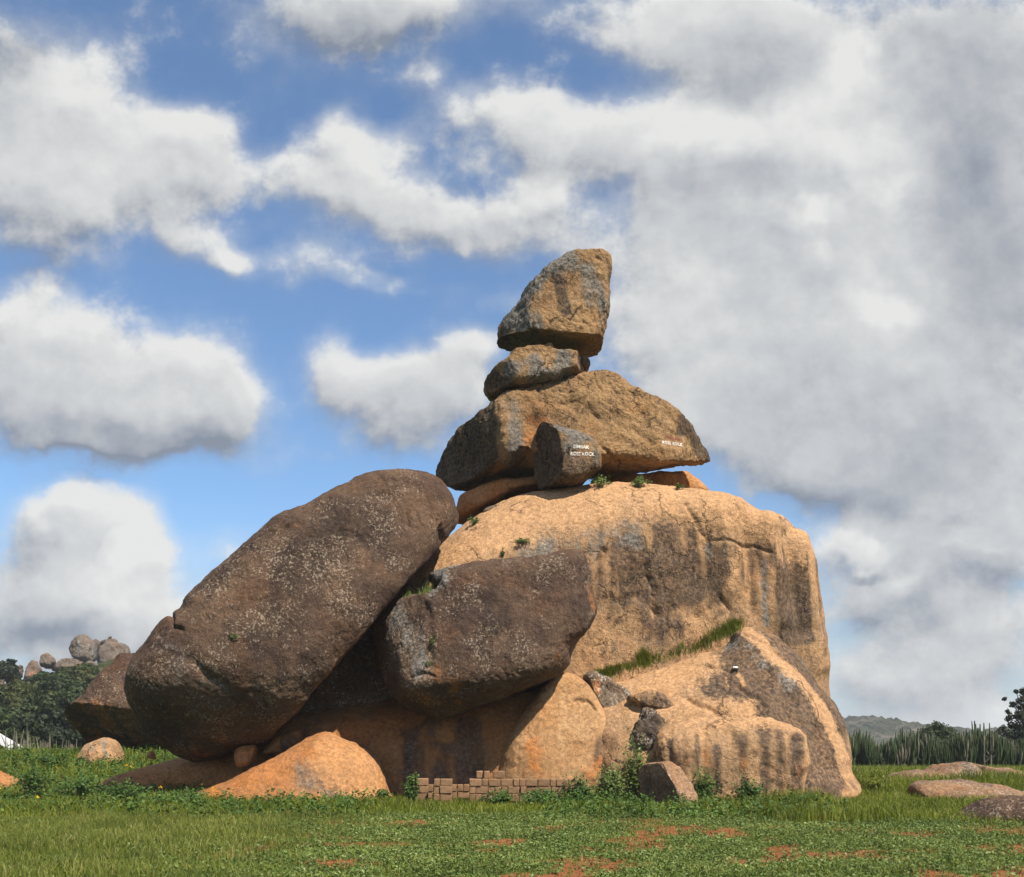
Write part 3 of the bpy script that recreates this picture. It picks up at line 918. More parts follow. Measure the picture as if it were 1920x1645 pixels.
# --- big left boulder
rock('egg', 'leaning_boulder',
     [(321, 1148), (335, 1128), (360, 1098), (395, 1060), (440, 1020), (480, 985), (530, 950), (590, 920), (640, 895), (690, 877), (740, 870), (790, 876), (820, 890), (842, 915), (853, 938), (862, 968), (856, 990),
      (842, 1030), (825, 1075), (800, 1115), (770, 1158), (728, 1216), (678, 1275), (636, 1320), (592, 1358), (545, 1382), (500, 1398), (450, 1412), (400, 1428), (350, 1431), (300, 1419), (265, 1396), (240, 1360), (228, 1315), (233, 1275), (252, 1230), (278, 1185)],
     23.3, 1.9, 2.2, M_brown, 'largest dark brown egg shaped boulder leaning up to the right', e=0.62, n=170, center=(540, 1160),
     tilt=(0.10, 0.06),
     cuts=[(560, 1120, -1.62, (0.06, -0.93, 0.36), 0.30), (350, 1380, -1.1, (-0.25, -0.70, -0.66), 0.25), (470, 1395, -1.0, (0.15, -0.75, -0.62), 0.2), (650, 1228, -1.25, (0.75, 0.20, -0.66), 0.04)],
     grooves=[([(321, 1147), (327, 1178), (345, 1182)], 4, 0.10), ([(824, 985), (828, 1004), (832, 1018)], 4, 0.14), ([(512, 1000), (545, 985)], 5, 0.05), ([(760, 960), (770, 985)], 4, 0.05),
              ([(360, 1240), (385, 1262), (420, 1290)], 9, 0.06), ([(725, 920), (728, 930)], 3, 0.05), ([(488, 1300), (500, 1325)], 5, 0.06)],
     stains=[('light', [(520, 1000), (470, 1060), (440, 1120), (380, 1180)], 30, 0.55), ('light', [(740, 900), (800, 950), (770, 1050)], 34, 0.45), ('dark', [(480, 1005), (420, 1060), (350, 1130)], 24, 0.7),
             ('rust', [(700, 1180), (655, 1232), (600, 1290)], 9, 1.1), ('grey', [(300, 1230), (350, 1260), (400, 1290)], 40, 0.45), ('light', [(640, 1080), (600, 1140)], 40, 0.4), ('dark', [(560, 1060), (640, 980)], 55, 0.8), ('dark', [(700, 1000), (740, 1060)], 30, 0.6),
             ('dark', [(600, 1230), (520, 1240), (450, 1180)], 50, 0.45), ('rust', [(560, 985)], 10, 0.7), ('light', [(330, 1250), (420, 1280), (500, 1320)], 24, 0.4), ('rust', [(300, 1400), (420, 1400)], 40, 0.35)],
     lump=0.07, lump_s=0.6, chip=0.011, chip_s=3.6)

# --- rear left boulder
rock('rear', 'rear_boulder',
     [(300, 1175), (275, 1186), (232, 1208), (199, 1229), (176, 1252), (142, 1295), (123, 1319), (112, 1335), (114, 1358), (126, 1380), (146, 1396), (165, 1400), (210, 1402), (260, 1412), (330, 1412), (380, 1380), (400, 1300), (360, 1200)],
     30.8, 2.0, 2.2, M_brown, 'brown boulder peeking out behind the largest boulder on its left', e=0.64, n=80,
     cuts=[(220, 1300, -1.2, (-0.1, -0.85, 0.5), 0.2), (190, 1345, -0.9, (-0.2, -0.62, -0.75), 0.12)],
     stains=[('rust', [(180, 1320), (210, 1350)], 20, 0.7), ('rust', [(150, 1370), (250, 1390)], 40, 0.6), ('light', [(240, 1260), (200, 1300)], 40, 0.4)], lump=0.08, lump_s=0.8, chip=0.016)
rock('round', 'round_boulder', [(143, 1430), (150, 1408), (166, 1394), (182, 1388), (203, 1386), (220, 1393), (229, 1408), (232, 1432), (190, 1445)],
     28.0, 0.6, 0.7, M_dome, 'small rounded tan boulder under the rear boulder', e=0.85, n=36, stains=[('grey', [(195, 1395), (200, 1415)], 8, 0.8), ('grey', [(170, 1405)], 8, 0.6)], lump=0.04, lump_s=1.5, chip=0.01)
rock('pebble', 'small_stone', [(275, 1420), (279, 1411), (285, 1408), (290, 1412), (291, 1424)], 25.2, 0.1, 0.1, M_slab, 'tiny pale stone in shade left of the largest boulder', 'stone', n=12, lump=0.01, chip=0.003)

# --- stones wedged beneath
rock('wedge', 'wedge_stone', [(441, 1410), (455, 1398), (478, 1396), (482, 1412), (476, 1432), (458, 1440), (444, 1434)], 22.9, 0.22, 0.3, M_slab,
     'small wedge stone holding up the largest boulder', 'stone', e=0.6, n=24, lump=0.03, lump_s=3, chip=0.01)
rock('tucked', 'tucked_stone', [(492, 1415), (505, 1388), (535, 1372), (562, 1367), (571, 1375), (568, 1395), (552, 1411), (520, 1418)], 23.5, 0.35, 0.6, M_slab,
     'rounded orange stone in deep shade under the largest boulder', 'stone', e=0.75, n=28, stains=[('dark', [(540, 1395)], 30, 0.5)], lump=0.03, lump_s=2, chip=0.01)

# --- grey rock behind the gap
rock('behind', 'grey_rock', [(520, 1360), (560, 1280), (640, 1200), (700, 1160), (780, 1180), (820, 1260), (820, 1350), (680, 1380)],
     25.6, 1.1, 1.6, M_grey, 'grey rock seen in the gap between the two dark boulders', 'rock', e=0.6, n=60, cuts=[(660, 1270, -0.8, (0, -0.9, 0.4), 0.15)],
     stains=[('light', [(660, 1240), (690, 1260)], 30, 0.3)], grooves=[([(650, 1275), (690, 1278), (710, 1270)], 4, 0.05)], lump=0.06, lump_s=1, chip=0.016)

# --- centre dark boulder
rock('centre', 'centre_boulder',
     [(693, 1184), (706, 1168), (727, 1150), (742, 1126), (766, 1112), (818, 1100), (830, 1072), (862, 1060), (905, 1050), (981, 1042), (1034, 1032), (1075, 1030), (1100, 1042), (1108, 1082), (1118, 1110), (1120, 1150),
      (1109, 1173), (1096, 1192), (1072, 1218), (1060, 1250), (1034, 1276), (990, 1296), (940, 1312), (887, 1331), (838, 1345), (798, 1340), (758, 1325), (728, 1298), (712, 1262), (698, 1220)],
     23.4, 1.9, 1.9, M_brown, 'dark purple brown boulder resting on the slab in the centre', e=0.58, n=150, center=(905, 1195),
     cuts=[(900, 1180, -1.5, (0.05, -0.96, 0.28), 0.20), (770, 1190, -1.28, (-0.55, -0.80, 0.22), 0.05), (735, 1230, -0.95, (-0.88, -0.42, -0.10), 0.06), (880, 1306, -1.35, (0.0, -0.50, -0.87), 0.08),
           (1095, 1110, -0.9, (0.85, -0.5, 0.2), 0.05)],
     grooves=[([(768, 1268), (790, 1262), (806, 1264)], 4, 0.05), ([(812, 1100), (806, 1120)], 4, 0.08), ([(800, 1135), (812, 1200), (803, 1250)], 6, 0.04)],
     stains=[('grey', [(745, 1140), (770, 1200), (785, 1250)], 24, 0.85), ('grey', [(830, 1085), (815, 1100)], 18, 1.0), ('dark', [(880, 1160), (960, 1180), (940, 1250)], 70, 0.5), ('rust', [(820, 1250), (850, 1285)], 20, 0.6),
             ('rust', [(1110, 1095), (1116, 1140)], 10, 0.8), ('light', [(1112, 1095), (1118, 1140)], 12, 0.7), ('light', [(945, 1195), (950, 1190)], 9, 1.0), ('light', [(1030, 1060), (1070, 1100)], 34, 0.35), ('rust', [(1050, 1230), (1020, 1260)], 12, 0.4),
             ('rust', [(800, 1310), (870, 1310)], 30, 0.4)],
     lump=0.06, lump_s=0.8, chip=0.012, chip_s=3.6)
rock('chockgrey', 'grey_chock_stone', [(803, 1082), (812, 1071), (850, 1062), (905, 1052), (935, 1050), (900, 1066), (850, 1082), (818, 1100)], 23.9, 0.4, 0.5, M_grey,
     'thin pale grey stone slab lodged along top of centre boulder', 'stone', e=0.7, n=24, center=(845, 1075), stains=[('grey', [(820, 1080), (880, 1065)], 30, 1.0)], lump=0.02, lump_s=3, chip=0.008)

# --- stones under the balanced stack
rock('support', 'support_rock', [(852, 975), (856, 942), (871, 927), (895, 914), (940, 900), (1000, 893), (1060, 893), (1105, 902), (1060, 922), (950, 948), (905, 970), (870, 985)],
     27.3, 0.9, 1.2, M_slab, 'shaded orange rock wedged beneath the left end of the winged boulder', 'rock', e=0.6, n=48, center=(955, 925), lump=0.04, lump_s=2, chip=0.014)
rock('chip_flat', 'flat_stone', [(905, 960), (912, 952), (930, 946), (942, 946), (940, 953), (925, 961), (910, 965)], 25.8, 0.15, 0.2, M_grey, 'small flat grey stone on the dome near the support rock', 'stone', n=16, lump=0.01, lump_s=4, chip=0.006)
rock('topslab', 'top_ledge', [(1105, 905), (1125, 892), (1160, 888), (1220, 886), (1274, 886), (1300, 889), (1311, 898), (1326, 916), (1320, 940), (1200, 945), (1110, 930)],
     29.0, 0.8, 1.4, M_slab, 'flat tan rock ledge on top of the dome under the overhang', 'rock', e=0.45, n=48, center=(1215, 914), grooves=[([(1274, 886), (1275, 915)], 2.5, 0.05)], lump=0.03, lump_s=1.5, chip=0.012)

# --- winged boulder
rock('wing', 'winged_boulder',
     [(800, 878), (810, 838), (830, 803), (860, 776), (889, 760), (914, 744), (950, 730), (1000, 716), (1060, 700), (1105, 690), (1133, 689), (1156, 698), (1186, 717), (1227, 735), (1258, 752), (1286, 770), (1312, 790), (1332, 818), (1345, 848),
      (1345, 868), (1330, 888), (1285, 902), (1233, 908), (1170, 908), (1124, 905), (1060, 905), (996, 907), (955, 912), (925, 912), (889, 921), (842, 917), (820, 897)],
     27.0, 1.65, 1.65, M_stack, 'wide ochre boulder with a wing like overhang lying on the dome', e=0.58, n=130, center=(1060, 815),
     cuts=[(1110, 800, -1.30, (0.10, -0.97, 0.22), 0.14), (927, 830, -1.25, (-0.80, -0.60, -0.04), 0.05), (1200, 874, -1.3, (0.14, 0.17, -1.0), 0.035), (850, 800, -0.5, (-0.62, -0.25, 0.74), 0.2), (1290, 850, -0.7, (0.75, -0.62, 0.05), 0.15)],
     dents=[([(950, 790), (955, 870)], 14, 0.12), ([(1000, 790), (985, 870)], 18, -0.15), ([(975, 890)], 18, -0.20)],
     grooves=[([(1035, 776), (1045, 800), (1060, 806)], 3.5, 0.05), ([(990, 850), (975, 880)], 5, 0.08), ([(1120, 830), (1150, 860)], 4, 0.05), ([(1100, 760), (1130, 790)], 4, 0.04), ([(1180, 800), (1220, 830)], 4, 0.04)],
     stains=[('dark', [(855, 820), (840, 890)], 42, 1.5), ('dark', [(870, 780), (910, 750)], 22, 1.2), ('grey', [(955, 760), (965, 830), (960, 870)], 18, 0.9), ('dark', [(905, 800), (900, 880)], 22, 0.9), ('rough', [(1100, 760), (1250, 820)], 90, 0.7), ('dark', [(1308, 800), (1325, 845)], 22, 1.2), ('dark', [(1283, 780), (1278, 810)], 9, 1.0),  # dark on the left face paints its shade along with weathering
             ('rust', [(1000, 760), (1010, 850)], 24, 0.6), ('light', [(1120, 720), (1180, 760), (1220, 790)], 60, 0.5), ('dark', [(905, 870), (920, 800)], 18, 0.45)],
     lump=0.07, lump_s=0.9, chip=0.020, chip_s=4.6)

rock('stand', 'lettered_stone',
     [(998, 858), (1003, 818), (1008, 789), (1021, 783), (1042, 783), (1071, 792), (1096, 806), (1111, 821), (1122, 840), (1126, 858), (1124, 878), (1111, 894), (1092, 907), (1071, 913), (1017, 917), (1004, 909), (997, 890)],
     25.3, 0.55, 0.75, M_stack, 'upright grey brown stone with two lines of white painted letters', 'stone', e=0.52, n=70, center=(1060, 850),
     cuts=[(1052, 850, -0.50, (-0.86, -0.50, -0.05), 0.012), (1090, 850, -0.42, (0.30, -0.93, 0.20), 0.05), (1075, 810, -0.25, (0.25, -0.45, 0.85), 0.05)],
     stains=[('dark', [(1020, 800), (1035, 900)], 34, 1.1), ('grey', [(1050, 790), (1075, 805), (1100, 815)], 14, 1.4), ('dark', [(1090, 870)], 40, 0.5), ('dark', [(1105, 870), (1115, 890)], 16, 0.4), ('grey', [(1075, 830), (1100, 850)], 30, 0.35)],  # first dark mark: shade of the left face painted in with weathering
     lump=0.03, lump_s=1.8, chip=0.012, chip_s=5)

rock('cushion', 'cushion_stone',
     [(907, 712), (917, 696), (930, 684), (955, 663), (983, 648), (1008, 643), (1039, 645), (1061, 653), (1091, 666), (1094, 681), (1094, 704), (1064, 726), (1030, 740), (983, 752), (949, 755), (917, 750), (906, 732)],
     26.4, 1.0, 1.0, M_stack, 'flattened grey ochre stone between winged boulder and pointed top stone', 'stone', e=0.6, n=80, center=(1002, 692),
     cuts=[(1020, 690, -0.80, (0.12, -0.97, 0.15), 0.06), (945, 712, -0.62, (-0.68, -0.70, -0.15), 0.02), (1090, 685, -0.3, (0.95, -0.3, 0), 0.02), (983, 727, -0.85, (0.20, 0.12, -1.0), 0.03)],
     stains=[('grey', [(1000, 715), (1050, 700)], 22, 1.2), ('grey', [(1000, 670), (960, 690)], 20, 0.9), ('dark', [(930, 710), (960, 730)], 22, 1.0), ('grey', [(1060, 670)], 22, 0.8)],
     lump=0.035, lump_s=1.5, chip=0.016, chip_s=4)
rock('shim', 'shim_stone', [(1088, 668), (1096, 667), (1103, 671), (1107, 681), (1104, 694), (1096, 700), (1088, 695)], 26.6, 0.3, 0.4, M_stack, 'small dark stone squeezed beside the cushion stone', 'stone', e=0.7, n=20,
     stains=[('dark', [(1098, 684)], 20, 0.5)], lump=0.015, lump_s=3, chip=0.006)

rock('top', 'pointed_top_stone',
     [(1111, 461), (1130, 462), (1144, 471), (1152, 488), (1150, 512), (1145, 543), (1144, 571), (1137, 606), (1130, 650), (1126, 676), (1105, 694), (1077, 698), (1045, 694), (999, 692), (962, 694), (936, 688), (931, 640), (931, 602), (949, 574), (980, 537), (1011, 507), (1046, 482), (1077, 468)],
     26.6, 1.2, 1.25, M_stack, 'pointed ochre stone balanced at the very top of the stack', 'stone', e=0.56, n=110, center=(1050, 575),
     cuts=[(1060, 560, -0.95, (0.14, -0.96, 0.14), 0.10), (965, 610, -0.62, (-0.72, -0.66, 0.10), 0.12), (1020, 620, -0.95, (-0.06, 0.07, -1.0), 0.02)],
     dents=[([(1010, 520), (960, 580)], 20, -0.05)],
     grooves=[([(1120, 485), (1135, 490)], 3, 0.04), ([(1090, 600), (1110, 615)], 3, 0.04), ([(1060, 520), (1050, 570)], 6, 0.03), ([(1070, 600), (1095, 605)], 3, 0.03)],
     stains=[('grey', [(955, 585), (985, 620)], 30, 1.4), ('grey', [(1060, 480), (1020, 505), (980, 545)], 22, 1.3), ('dark', [(1040, 515), (1060, 580)], 13, 1.0), ('grey', [(1100, 515), (1120, 560)], 24, 1.0), ('dark', [(940, 600), (945, 650)], 16, 1.0), ('rough', [(1060, 540), (1090, 600)], 60, 0.6), ('dark', [(1140, 480), (1146, 520)], 8, 0.4),
             ('grey', [(1130, 580), (1125, 610)], 12, 0.4), ('dark', [(950, 640), (945, 610)], 18, 0.5)],
     lump=0.05, lump_s=1.0, chip=0.017, chip_s=4.6)

# --- loose boulders on the grass
rock('fore', 'tilted_boulder', [(1196, 1452), (1203, 1438), (1225, 1430), (1255, 1429), (1278, 1438), (1290, 1452), (1303, 1472), (1309, 1492), (1305, 1512), (1290, 1530), (1240, 1535), (1208, 1520), (1200, 1485)],
     21.2, 0.5, 0.6, M_ramp, 'small tilted boulder with painted sunlit and shaded sides alone in the grass', e=0.6, n=50, center=(1252, 1480),
     cuts=[(1262, 1475, -0.40, (-0.80, -0.60, -0.10), 0.015), (1285, 1475, -0.22, (0.60, -0.52, 0.60), 0.03)],
     stains=[('light', [(1280, 1450), (1300, 1500)], 18, 0.8), ('dark', [(1230, 1470), (1250, 1500)], 26, 0.5)], lump=0.03, lump_s=2, chip=0.012, chip_s=5)  # right face painted lighter as sunlit, left face darker as shaded
rock('r1', 'low_hump_rock', [(1656, 1466), (1672, 1450), (1700, 1445), (1740, 1442), (1775, 1433), (1805, 1430), (1828, 1436), (1842, 1450), (1852, 1478), (1800, 1495), (1700, 1490)],
     29.0, 0.9, 1.3, M_ramp, 'low grey humped rock nearest the cactus hedge', 'rock', e=0.75, n=50, stains=[('dark', [(1810, 1445), (1840, 1470)], 20, 0.7), ('light', [(1680, 1460), (1740, 1455)], 16, 0.5)], lump=0.05, lump_s=1.2, chip=0.015)
rock('r2', 'rust_rock', [(1815, 1462), (1830, 1434), (1860, 1437), (1900, 1443), (1945, 1455), (1980, 1472), (1960, 1495), (1860, 1490)],
     32.0, 0.9, 1.2, M_ramp, 'rusty orange rock behind the humped rock at right edge', 'rock', e=0.75, n=44, stains=[('dark', [(1850, 1450), (1930, 1465)], 16, 0.35)], lump=0.05, lump_s=1.2, chip=0.012)
rock('r3', 'tan_outcrop', [(1703, 1482), (1712, 1466), (1740, 1460), (1800, 1462), (1860, 1470), (1920, 1483), (1990, 1500), (2010, 1530), (1920, 1550), (1780, 1535), (1715, 1505)],
     23.5, 0.9, 1.2, M_ramp, 'flat tan orange outcrop among the grass at right', 'rock', e=0.7, n=56, cuts=[(1800, 1480, -0.4, (-0.1, -0.55, 0.8), 0.1)], stains=[('light', [(1740, 1480), (1850, 1490)], 26, 0.6), ('dark', [(1790, 1464), (1860, 1474)], 6, 0.6)], lump=0.05, lump_s=1.3, chip=0.012)
rock('r4', 'speckled_boulder', [(1794, 1535), (1805, 1518), (1830, 1504), (1870, 1494), (1910, 1490), (1960, 1496), (2010, 1520), (2020, 1570), (1940, 1600), (1830, 1580)],
     17.5, 0.6, 0.9, M_brown, 'dark speckled boulder at lower right edge of the grass', e=0.75, n=56, stains=[('light', [(1850, 1505), (1910, 1498)], 10, 0.5)], lump=0.05, lump_s=1.5, chip=0.014)
rock('r5', 'orange_outcrop', [(-60, 1470), (-40, 1448), (0, 1446), (25, 1455), (48, 1470), (30, 1500), (-40, 1500)], 24.5, 0.4, 0.6, M_slab, 'low orange outcrop poking from weeds at left edge', 'rock', n=24, lump=0.03, lump_s=2, chip=0.012)

# ------------------------------------------------------------------ points on rocks
_bvh = {}


def hit(key, px, py):
    """where a sight line through this photo pixel meets a rock: used to set plants and lettering on its surface"""
    if key not in _bvh:
        o, v, f = ROCKS[key]
        _bvh[key] = BVHTree.FromPolygons(v.tolist(), f.tolist())
    d = Vector(((px - 960) / F, 1.0, (HOR - py) / F)).normalized()
    loc, nrm, _, _ = _bvh[key].ray_cast(Vector((0, 0, EYE)), d, 200)
    return loc, nrm


# ------------------------------------------------------------------ painted letters
def paint_mat(name, c):
    m, t, out = new_mat(name)
    tc = t.node('ShaderNodeTexCoord')
    n = t.noise(tc.outputs['Object'], 22.0, 5.0, 0.7)
    bs = t.node('ShaderNodeBsdfPrincipled')
    t.put(bs.inputs['Base Color'], t.mix(t.ramp(n, 0.3, 0.7), rgb(*[x * 0.7 for x in c]), rgb(*c)))
    bs.inputs['Roughness'].default_value = 0.8
    tr = t.node('ShaderNodeBsdfTransparent')
    mx = t.node('ShaderNodeMixShader')
    t.put(mx.inputs[0], t.ramp(n, 0.50, 0.64, 0.05, 0.95))
    t.l.new(bs.outputs[0], mx.inputs[1])
    t.l.new(tr.outputs[0], mx.inputs[2])
    t.l.new(mx.outputs[0], out.inputs[0])
    return m


def lettering(text, key, x0, y0, x1, y1, size_px, mat, bold):
    """paint one line of letters onto a rock from (x0,y0) to (x1,y1), baseline ends in photo pixels"""
    parent, _, _ = ROCKS[key]
    cu = bpy.data.curves.new('painted_letters', 'FONT')
    cu.body = text
    cu.size = 1.0
    cu.offset = bold
    cu.resolution_u = 2
    tmp = bpy.data.objects.new('tmp', cu)
    me = bpy.data.meshes.new_from_object(tmp)
    bpy.data.objects.remove(tmp)
    bm = bmesh.new()
    bm.from_mesh(me)
    bpy.data.meshes.remove(me)
    bmesh.ops.subdivide_edges(bm, edges=[e for e in bm.edges if e.calc_length() > 0.15], cuts=2, use_grid_fill=True)
    bmesh.ops.triangulate(bm, faces=bm.faces)
    xs = [v.co.x for v in bm.verts]
    xmin, xmax = min(xs), max(xs)
    for v in bm.verts:
        t = (v.co.x - xmin) / (xmax - xmin)
        px = x0 + (x1 - x0) * t
        py = y0 + (y1 - y0) * t - v.co.y / 0.72 * size_px
        loc, nrm = hit(key, px, py)
        if loc is None:
            loc = Vector(P(px, py, 25.0))
            nrm = Vector((0, -1, 0))
        v.co = loc + (Vector((0, 0, EYE)) - loc).normalized() * 0.012 - Vector(parent.location)
    me = bpy.data.meshes.new('painted_letters')
    bm.to_mesh(me)
    bm.free()
    me.materials.append(mat)
    o = bpy.data.objects.new('painted_letters', me)
    COL.objects.link(o)
    o.parent = parent
    return o


M_white = paint_mat('white_paint', (0.80, 0.77, 0.72))
M_red = paint_mat('red_paint', (0.26, 0.055, 0.035))
lettering('SIMBAK', 'stand', 1075, 840, 1105, 842, 6.5, M_white, 0.02)['label'] = 'white painted word on the upper line'
lettering('ROSS ROCK', 'stand', 1070, 854, 1115, 855, 7.0, M_white, 0.02)['label'] = 'white painted words on the lower line'
lettering('SIMBAK', 'wing', 1247, 821, 1277, 828, 6.0, M_red, 0.02)['label'] = 'faded red painted word'
lettering('ROSS ROCK', 'wing', 1242, 832, 1280, 837, 6.0, M_white, 0.02)['label'] = 'white painted words'

# ------------------------------------------------------------------ brick stack
def brick_mesh(w, d, h, seed):
    r = np.random.default_rng(seed)
    bm = bmesh.new()
    bmesh.ops.create_cube(bm, size=1.0)
    for v in bm.verts:
        v.co = Vector((v.co.x * w, v.co.y * d, v.co.z * h)) + Vector(r.normal(0, 0.004, 3))
    bmesh.ops.bevel(bm, geom=list(bm.edges), offset=0.012, segments=1, affect='EDGES')
    me = bpy.data.meshes.new('brick')
    bm.to_mesh(me)
    bm.free()
    me.materials.append(M_brick)
    return me


YB = 21.75
BW, BD, BH = 0.235, 0.235, 0.142
stack = empty('brick_stack', tuple(P(915, 1505, YB)))
stack.location.z = float(gz(stack.location.x, YB))
tag(stack, 'low stack of loose tan mud bricks at the foot of the slab', 'bricks')
BM_LONG = [brick_mesh(BW, 0.15, BH, i) for i in range(4)]
BM_HEAD = [brick_mesh(0.118, BW, BH, 10 + i) for i in range(4)]
rb = random.Random(5)
z0 = float(gz(stack.location.x, YB)) - 0.07


def put_brick(x, y, z, head):
    o = bpy.data.objects.new('brick', rb.choice(BM_HEAD if head else BM_LONG))
    COL.objects.link(o)
    o.parent = stack
    o.location = (x - stack.location.x, y - stack.location.y + rb.gauss(0, 0.012), z - stack.location.z)
    o.rotation_euler = (rb.gauss(0, 0.012), rb.gauss(0, 0.015), rb.gauss(0, 0.03))


def course(pxa, pxb, y, level):
    x = (pxa - 960) / F * y
    end = (pxb - 960) / F * y
    while x < end - 0.05:
        head = rb.random() < 0.42
        w = 0.118 if head else BW
        put_brick(x + w / 2, y + (BW / 2 if head else 0.075), z0 + BH / 2 + level * (BH + 0.004), head)
        x += w + abs(rb.gauss(0.006, 0.005))


for lev in range(4):
    course(768, 884, YB + 1.0, min(lev, 2)) if lev < 3 else None     # back row
    course(780, 796, YB + 0.35, lev)
    course(813, 844, YB + 0.05, lev)              # projecting pillar
    course(880, 1072, YB, lev)                    # long front
    if lev in (0, 2):
        course(884, 1066, YB + 0.26, lev)
for px, dz in ((899, 0), (913, 0), (935, 0)):
    put_brick((px - 960) / F * (YB + 0.38), YB + 0.38, z0 + BH / 2 + 4 * (BH + 0.004), px in (899, 913))
# two columns left open at the sides so that the end bricks stand proud
for lev in range(4):
    put_brick((885 - 960) / F * YB, YB + 0.33, z0 + BH / 2 + lev * (BH + 0.004), True)

# ------------------------------------------------------------------ foliage helpers
def blades(base, h, w, lean, ang, bend):
    """grass blades: base (N,3), heights, widths, lean directions and turn angles -> verts, tris"""
    n = len(base)
    side = np.stack([np.cos(ang), np.sin(ang), np.zeros(n)], 1) * (w / 2)[:, None]
    ld = np.stack([np.cos(lean), np.sin(lean), np.zeros(n)], 1)
    mid = base + ld * (h * bend * 0.30)[:, None] + np.array([0, 0, 1]) * (h * 0.60)[:, None]
    tip = base + ld * (h * bend * 1.0)[:, None] + np.array([0, 0, 1]) * (h * (1.0 - 0.25 * bend))[:, None]
    v = np.stack([base - side, base + side, mid + side * 0.75, mid - side * 0.75, tip], 1).reshape(-1, 3)
    k = (np.arange(n) * 5)[:, None]
    tri = np.concatenate([k + np.array([[0, 1, 2]]), k + np.array([[0, 2, 3]]), k + np.array([[3, 2, 4]])], 1).reshape(-1, 3)
    return v, tri


def leaves(cen, nrm, size, rng, aspect=0.55):
    """leaf faces: pointed quads around cen facing roughly nrm"""
    n = len(cen)
    nn = nrm + rng.normal(0, 0.55, (n, 3))
    nn /= np.linalg.norm(nn, axis=1)[:, None]
    a = rng.normal(0, 1, (n, 3))
    a -= nn * (a * nn).sum(1)[:, None]
    a /= np.linalg.norm(a, axis=1)[:, None]
    b = np.cross(nn, a)
    s = size[:, None]
    v = np.stack([cen - a * s * 0.5, cen + b * s * 0.5 * aspect + nn * s * 0.06, cen + a * s * 0.5, cen - b * s * 0.5 * aspect + nn * s * 0.06], 1).reshape(-1, 3)
    k = (np.arange(n) * 4)[:, None]
    return v, k + np.array([[0, 1, 2, 3]])


def tube(pts, radii, sides=7):
    pts = np.asarray(pts, float)
    vs, fs = [], []
    for i, (p, r) in enumerate(zip(pts, radii)):
        d = pts[min(i + 1, len(pts) - 1)] - pts[max(i - 1, 0)]
        d /= np.linalg.norm(d) + 1e-9
        ref = np.array([1.0, 0, 0]) if abs(d[0]) < 0.8 else np.array([0, 1.0, 0])
        s1 = np.cross(d, ref)
        s1 /= np.linalg.norm(s1)
        s2 = np.cross(d, s1)
        for k in range(sides):
            a = 2 * math.pi * k / sides
            vs.append(p + (s1 * math.cos(a) + s2 * math.sin(a)) * r)
    for i in range(len(pts) - 1):
        for k in range(sides):
            a, b = i * sides + k, i * sides + (k + 1) % sides
            fs.append((a, b, b + sides, a + sides))
    return np.array(vs), np.array(fs)


def join(parts):
    vs, fs, off = [], [], 0
    for v, f in parts:
        vs.append(v)
        fs.append(np.asarray(f) + off)
        off += len(v)
    return np.concatenate(vs), np.concatenate(fs)


def crown_leaves(blobs, per, leaf, rng):
    """blobs: (center, radii) -> leaves on and inside the clumps"""
    cs, ns, sz = [], [], []
    for c, r in blobs:
        m = max(30, int(per * np.mean(r) ** 1.6))
        d = rng.normal(0, 1, (m, 3))
        d /= np.linalg.norm(d, axis=1)[:, None]
        rr = rng.uniform(0.30, 1.0, m) ** 0.55 * rng.uniform(0.85, 1.3, m)
        cs.append(np.asarray(c) + d * rr[:, None] * np.asarray(r))
        ns.append(d)
        sz.append(rng.uniform(0.6, 1.3, m) * leaf)
    return leaves(np.concatenate(cs), np.concatenate(ns), np.concatenate(sz), rng, 0.6)


def tree(name, label, cx, cy, rx, ry, Y, mat, seed, base_z, nblob=14, leaf=0.22, per=260, blobs_px=None, group=None, spread=0.55):
    rng = np.random.default_rng(seed)
    C = P(cx, cy, Y)
    Rx, Rz = rx / F * Y, ry / F * Y
    root = empty(name, (C[0], Y, base_z))
    tag(root, label, 'tree', group)
    bl = []
    if blobs_px:
        for (bx, by, br) in blobs_px:
            r = br / F * Y
            bl.append((P(bx, by, Y + rng.uniform(-0.8, 0.8) * r), np.array([r, r, r * 0.8])))
    else:
        for k in range(nblob):
            d = rng.normal(0, 1, 3)
            d /= np.linalg.norm(d)
            t = rng.uniform(0.25, 0.78)
            c = C + d * t * np.array([Rx, Rx * 0.9, Rz])
            r = rng.uniform(0.26, 0.46) * (Rx + Rz) / 2
            bl.append((c, np.array([r, r, r * rng.uniform(0.6, 0.9)])))
    v, f = crown_leaves(bl, per, leaf, rng)
    mesh_np('crown', v, f, mat, parent=root, loc=tuple(C), smooth=False)
    parts = []
    top = C + np.array([0, 0, Rz * 0.3])
    b = np.array([C[0] + rng.uniform(-0.2, 0.2), Y, base_z - 0.1])
    r0 = max(0.07, 0.035 * (C[2] + Rz - base_z))
    mids = [b + (top - b) * t + np.array([rng.normal(0, 0.05), rng.normal(0, 0.05), 0]) * (top[2] - b[2]) * 0.4 for t in (0, 0.3, 0.6, 1.0)]
    parts.append(tube(mids, [r0 * 1.25, r0, r0 * 0.75, r0 * 0.25]))
    for c, r in bl[:9]:
        s = mids[1] + (mids[2] - mids[1]) * rng.uniform(0.2, 1.0)
        e_ = np.asarray(c)
        m_ = (s + e_) / 2 + np.array([0, 0, 0.12 * np.linalg.norm(e_ - s)])
        parts.append(tube([s, m_, e_], [r0 * 0.5, r0 * 0.34, r0 * 0.12], 5))
    v, f = join(parts)
    mesh_np('trunk', v, f, M_bark, parent=root, loc=tuple(b))
    return root


